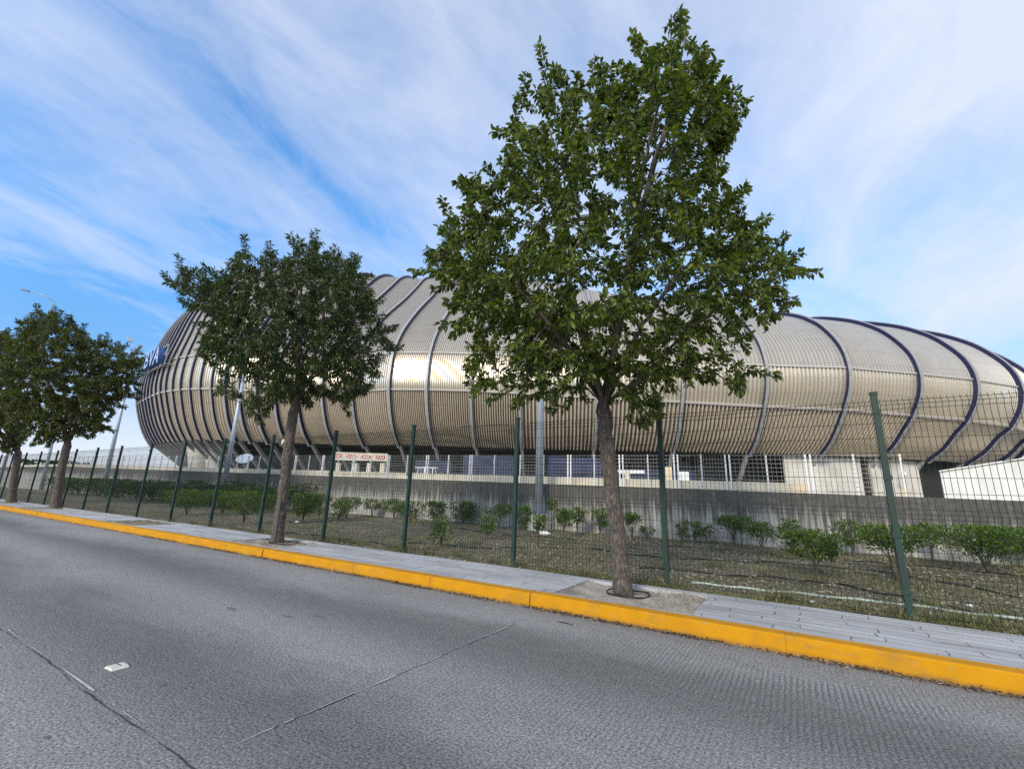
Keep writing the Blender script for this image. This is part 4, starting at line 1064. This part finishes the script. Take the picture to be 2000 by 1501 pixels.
# hose ring round the big tree
pb = at_z(1218, 1160, .13); th = np.linspace(0, 2*math.pi, 30)
P = [(pb[0]+.05+.26*math.cos(t), pb[1]+.02+.24*math.sin(t), .15+.008*math.sin(3*t)) for t in th]
tag(MB().tube(P, .010, 6, caps=False).build('irrigation_hose', M['black'], None, tuple(pb), smooth=True), 'ring of black hose round the foot of the big tree', 'hose', 'black irrigation hoses in the bed')
pb2 = at_z(540, 1058, .13); P = [(pb2[0]+.3+.34*math.cos(t), pb2[1]-.02+.26*math.sin(t), .15+.008*math.sin(3*t)) for t in th]
tag(MB().tube(P, .011, 6, caps=False).build('irrigation_hose', M['black'], None, tuple(pb2), smooth=True), 'ring of brown black hose round the foot of the smaller tree', 'hose', 'black irrigation hoses in the bed')
# black parking sign beside the smaller trunk
D2 = float(np.dot(pb2-CAM, FW))+.16; q = at_d(556, 863, D2); ax = np.array([_cy, -_sy, 0]); nz = np.cross(ax, (0, 0, 1))
ps = empty('parking_sign', (q[0], q[1], .15), 'small round black sign with a white P behind the smaller tree trunk', 'sign')
n = 28; rim = [[q+ax*.125*math.cos(t)+np.array([0, 0, .125*math.sin(t)])+nz*o for t in np.linspace(0, 2*math.pi, n+1)] for o in (.008, -.008)]
m_ = MB(); m_.grid(np.array(rim)); m_.add(rim[0][:n], [tuple(range(n))]); m_.add(rim[1][:n], [tuple(range(n-1, -1, -1))]); m_.build('disc', M['black'], ps)
text_mesh('letter', 'P', .15, q+nz*.012-ax*.03-np.array([0, 0, .05]), ax, (0, 0, 1), M['white'], ps, .002, .004)
qb = q+ax*.10-nz*.04
MB().bar((qb[0], qb[1], .1), (qb[0], qb[1], q[2]+.1), .035).build('post', M['lamp'], ps)

# dry leaves: along the kerb foot, in the bed, in the pits
def litter(name, P, L, label, mat, seed):
    rg = np.random.default_rng(seed); n = len(P); a = rg.uniform(0, 2*math.pi, n)
    D = np.stack([np.cos(a), np.sin(a), rg.normal(0, .22, n)], 1)
    V, idx, sz = leaf_arrays(P, D, L*rg.uniform(.5, 1.3, n), L*.42*rg.uniform(.5, 1.2, n), rg.uniform(-.3, .3, n), rg)
    o = raw_mesh(name, V, idx, sz, mat); tag(o, label, 'leaf litter', None, 'stuff'); return o
def mat_litter(name, cols):
    m, nt, b = nodes(name); g_ = nt.nodes.new('ShaderNodeNewGeometry')
    nt.links.new(ramp(nt, g_.outputs['Random Per Island'], [(i/(len(cols)-1), c) for i, c in enumerate(cols)]), b.inputs['Base Color']); b.inputs['Roughness'].default_value = .8; return m
ML = mat_litter('dry_leaf', [(.05, .03, .02), (.14, .075, .035), (.25, .17, .09), (.38, .30, .19)])
MB2 = mat_litter('bed_litter', [(.07, .052, .03), (.22, .17, .10), (.33, .27, .17), (.46, .40, .27)])
MG = mat_litter('short_grass', [(.04, .06, .016), (.10, .12, .032), (.19, .18, .07), (.32, .27, .14)])
r2 = np.random.default_rng(5)
n = 5200; xx = -.5+4*r2.random(n)**1*1-np.abs(r2.normal(0, 9, n)); dens = np.sin(xx*2.3)+np.sin(xx*5.1+1)+r2.normal(0, 1, n) > -.6; xx = xx[dens]
P = np.stack([xx, KY-.02-np.abs(r2.normal(0, .035, len(xx))), .006+.012*r2.random(len(xx))], 1)
litter('kerb_leaf_litter', P, .035, 'dry brown leaves gathered along the foot of the yellow kerb', ML, 1)
n = 26000; xx = 5-np.abs(r2.normal(0, 12, n)); yy = r2.uniform(6.58, WY-.05, n)
P = np.stack([xx, yy, np.array([bedz(a, b_) for a, b_ in zip(xx, yy)])+.008], 1)
litter('bed_leaf_litter', P, .055, 'pale dry leaves scattered over the planting bed', MB2, 2)
def grass(name, P, h, label, seed):
    rg = np.random.default_rng(seed); n = len(P); D = np.stack([rg.normal(0, .5, n), rg.normal(0, .5, n), np.ones(n)], 1)
    V, idx, sz = leaf_arrays(P, D, h*rg.uniform(.5, 1.4, n), np.full(n, .005), rg.uniform(0, .6, n), rg)
    o = raw_mesh(name, V, idx, sz, MG); return tag(o, label, 'grass', None, 'stuff')
n = 60000; xx = 5-np.abs(r2.normal(0, 10, n)); yy = np.where(r2.random(n) < .3, 6.57+np.abs(r2.normal(0, .12, n)), r2.uniform(6.6, 13.5, n))
kp = (np.sin(xx*1.3+yy*.7)+np.sin(yy*2.1-xx*.6)+r2.normal(0, .7, n)) > .1; xx, yy = xx[kp], yy[kp]
P = np.stack([xx, yy, np.array([bedz(a, b_) for a, b_ in zip(xx, yy)])-.005], 1)
grass('bed_grass', P, .065, 'short dry grass growing in the planting bed', 3)
pts = []
for _ in range(70):
    cx_ = 4-abs(r2.normal(0, 11)); cy_ = 6.6+abs(r2.normal(0, .12)) if r2.random() < .45 else r2.uniform(6.8, 13.6)
    for _k in range(int(r2.integers(25, 110))): pts.append((cx_+r2.normal(0, .07), cy_+abs(r2.normal(0, .05)), bedz(cx_, cy_)-.005))
for x_ in post_x[:9]:
    for _k in range(90): pts.append((x_+r2.normal(0, .07), FY+r2.normal(.02, .04), .14))
grass('weed_tufts', np.array(pts), .16, 'taller weeds in the bed and round the feet of the fence posts', 9)
pts = []
for (a, b_), n in zip(PITS, (900, 500, 2600, 300, 300, 300)):
    for _ in range(n):
        x_, y_ = r2.uniform(a, b_), r2.uniform(5.3, 6.39)
        if a > -3 and not (x_ > -1.6+r2.normal(0, .12)): continue
        pts.append((x_, y_, .13))
grass('pit_grass', np.array(pts), .035, 'low grass in the tree pits of the pavement', 4)

# ------------------------------------------------------------------ sky, sun
SUN_EL, SUN_AZ = 25.0, 177.0        # azimuth clockwise from +y
w = bpy.data.worlds.new('World'); scene.world = w; w.use_nodes = True
nt = w.node_tree; bg = nt.nodes['Background']
sky = nt.nodes.new('ShaderNodeTexSky'); sky.sky_type = 'NISHITA'; sky.sun_disc = False
sky.sun_elevation = rad(SUN_EL); sky.sun_rotation = rad(SUN_AZ); sky.altitude = 500; sky.air_density = 1.0; sky.dust_density = .4; sky.ozone_density = 2.0
tc = nt.nodes.new('ShaderNodeTexCoord'); sx = nt.nodes.new('ShaderNodeSeparateXYZ'); nt.links.new(tc.outputs['Generated'], sx.inputs[0])
zz = math_(nt, 'ADD', math_(nt, 'MAXIMUM', sx.outputs[2], 0.0), .12)
cxy = nt.nodes.new('ShaderNodeCombineXYZ')
nt.links.new(math_(nt, 'DIVIDE', sx.outputs[0], zz), cxy.inputs[0]); nt.links.new(math_(nt, 'DIVIDE', sx.outputs[1], zz), cxy.inputs[1])
def mp(rz, sc, off=(0, 0, 0)):
    m = nt.nodes.new('ShaderNodeMapping'); m.inputs['Rotation'].default_value = (0, 0, rz); m.inputs['Scale'].default_value = sc; m.inputs['Location'].default_value = off
    nt.links.new(cxy.outputs[0], m.inputs[0]); return m.outputs[0]
streak = noise(nt, mp(rad(6), (1.7, .66, 1), (1.3, .4, 0)), 1.3, 7, .53, .9)
soft = noise(nt, mp(rad(20), (1.1, .8, 1), (4.0, 1.0, 0)), .8, 4, .5, .5)
fine = noise(nt, mp(rad(-10), (2.2, 1.2, 1)), 2.6, 9, .66, 1.3)
s = math_(nt, 'ADD', math_(nt, 'MULTIPLY', streak, .66), math_(nt, 'ADD', math_(nt, 'MULTIPLY', soft, .40), math_(nt, 'MULTIPLY', fine, .21)))
# thicker veil towards the right and overhead, thinner low on the left
side = math_(nt, 'ADD', math_(nt, 'MULTIPLY_ADD', sx.outputs[0], .18, -.02), math_(nt, 'MULTIPLY', sx.outputs[2], .30))
s = math_(nt, 'ADD', s, side)
cov = ramp(nt, s, [(.525, (0, 0, 0)), (.61, (.28, .28, .28)), (.72, (.58, .58, .58)), (.90, (1, 1, 1))])
horizon = ramp(nt, sx.outputs[2], [(0, (.60, .43, .46)), (.10, (.58, .45, .49)), (.24, (.56, .60, .62)), (.40, (.66, .84, .88)), (.6, (.84, .96, .98))])
front = math_(nt, 'MULTIPLY_ADD', sx.outputs[1], 1.6, .75, True)
skycol = mix(nt, 1.0, mix(nt, front, sky.outputs[0], mix(nt, 1.0, sky.outputs[0], horizon, 'MULTIPLY')), (.68, .95, 1.14), 'MULTIPLY')
col = mix(nt, math_(nt, 'MULTIPLY', cov, .95), skycol, (2.5, 2.72, 3.2))
low = ramp(nt, sx.outputs[2], [(0, (.85, .85, .85)), (.09, (.55, .55, .55)), (.22, (0, 0, 0))])
col = mix(nt, low, col, (2.75, 2.95, 3.35))
nt.links.new(col, bg.inputs['Color']); bg.inputs['Strength'].default_value = .12
sun = bpy.data.lights.new('sun', 'SUN'); sun.energy = 1.05; sun.angle = rad(12); sun.color = (1.0, .90, .74)
so = bpy.data.objects.new('sun', sun); COL.objects.link(so)
sd3 = Vector((math.sin(rad(SUN_AZ))*math.cos(rad(SUN_EL)), math.cos(rad(SUN_AZ))*math.cos(rad(SUN_EL)), math.sin(rad(SUN_EL))))
so.rotation_euler = sd3.to_track_quat('Z', 'Y').to_euler()

vs_ = scene.view_settings; vs_.view_transform = 'Standard'; vs_.look = 'None'; vs_.exposure = 1.4; vs_.gamma = 1
scene.cycles.use_denoising = False; scene.cycles.max_bounces = 8; scene.cycles.transparent_max_bounces = 8
for o in bpy.data.objects:
    if '_o' in o: del o['_o']
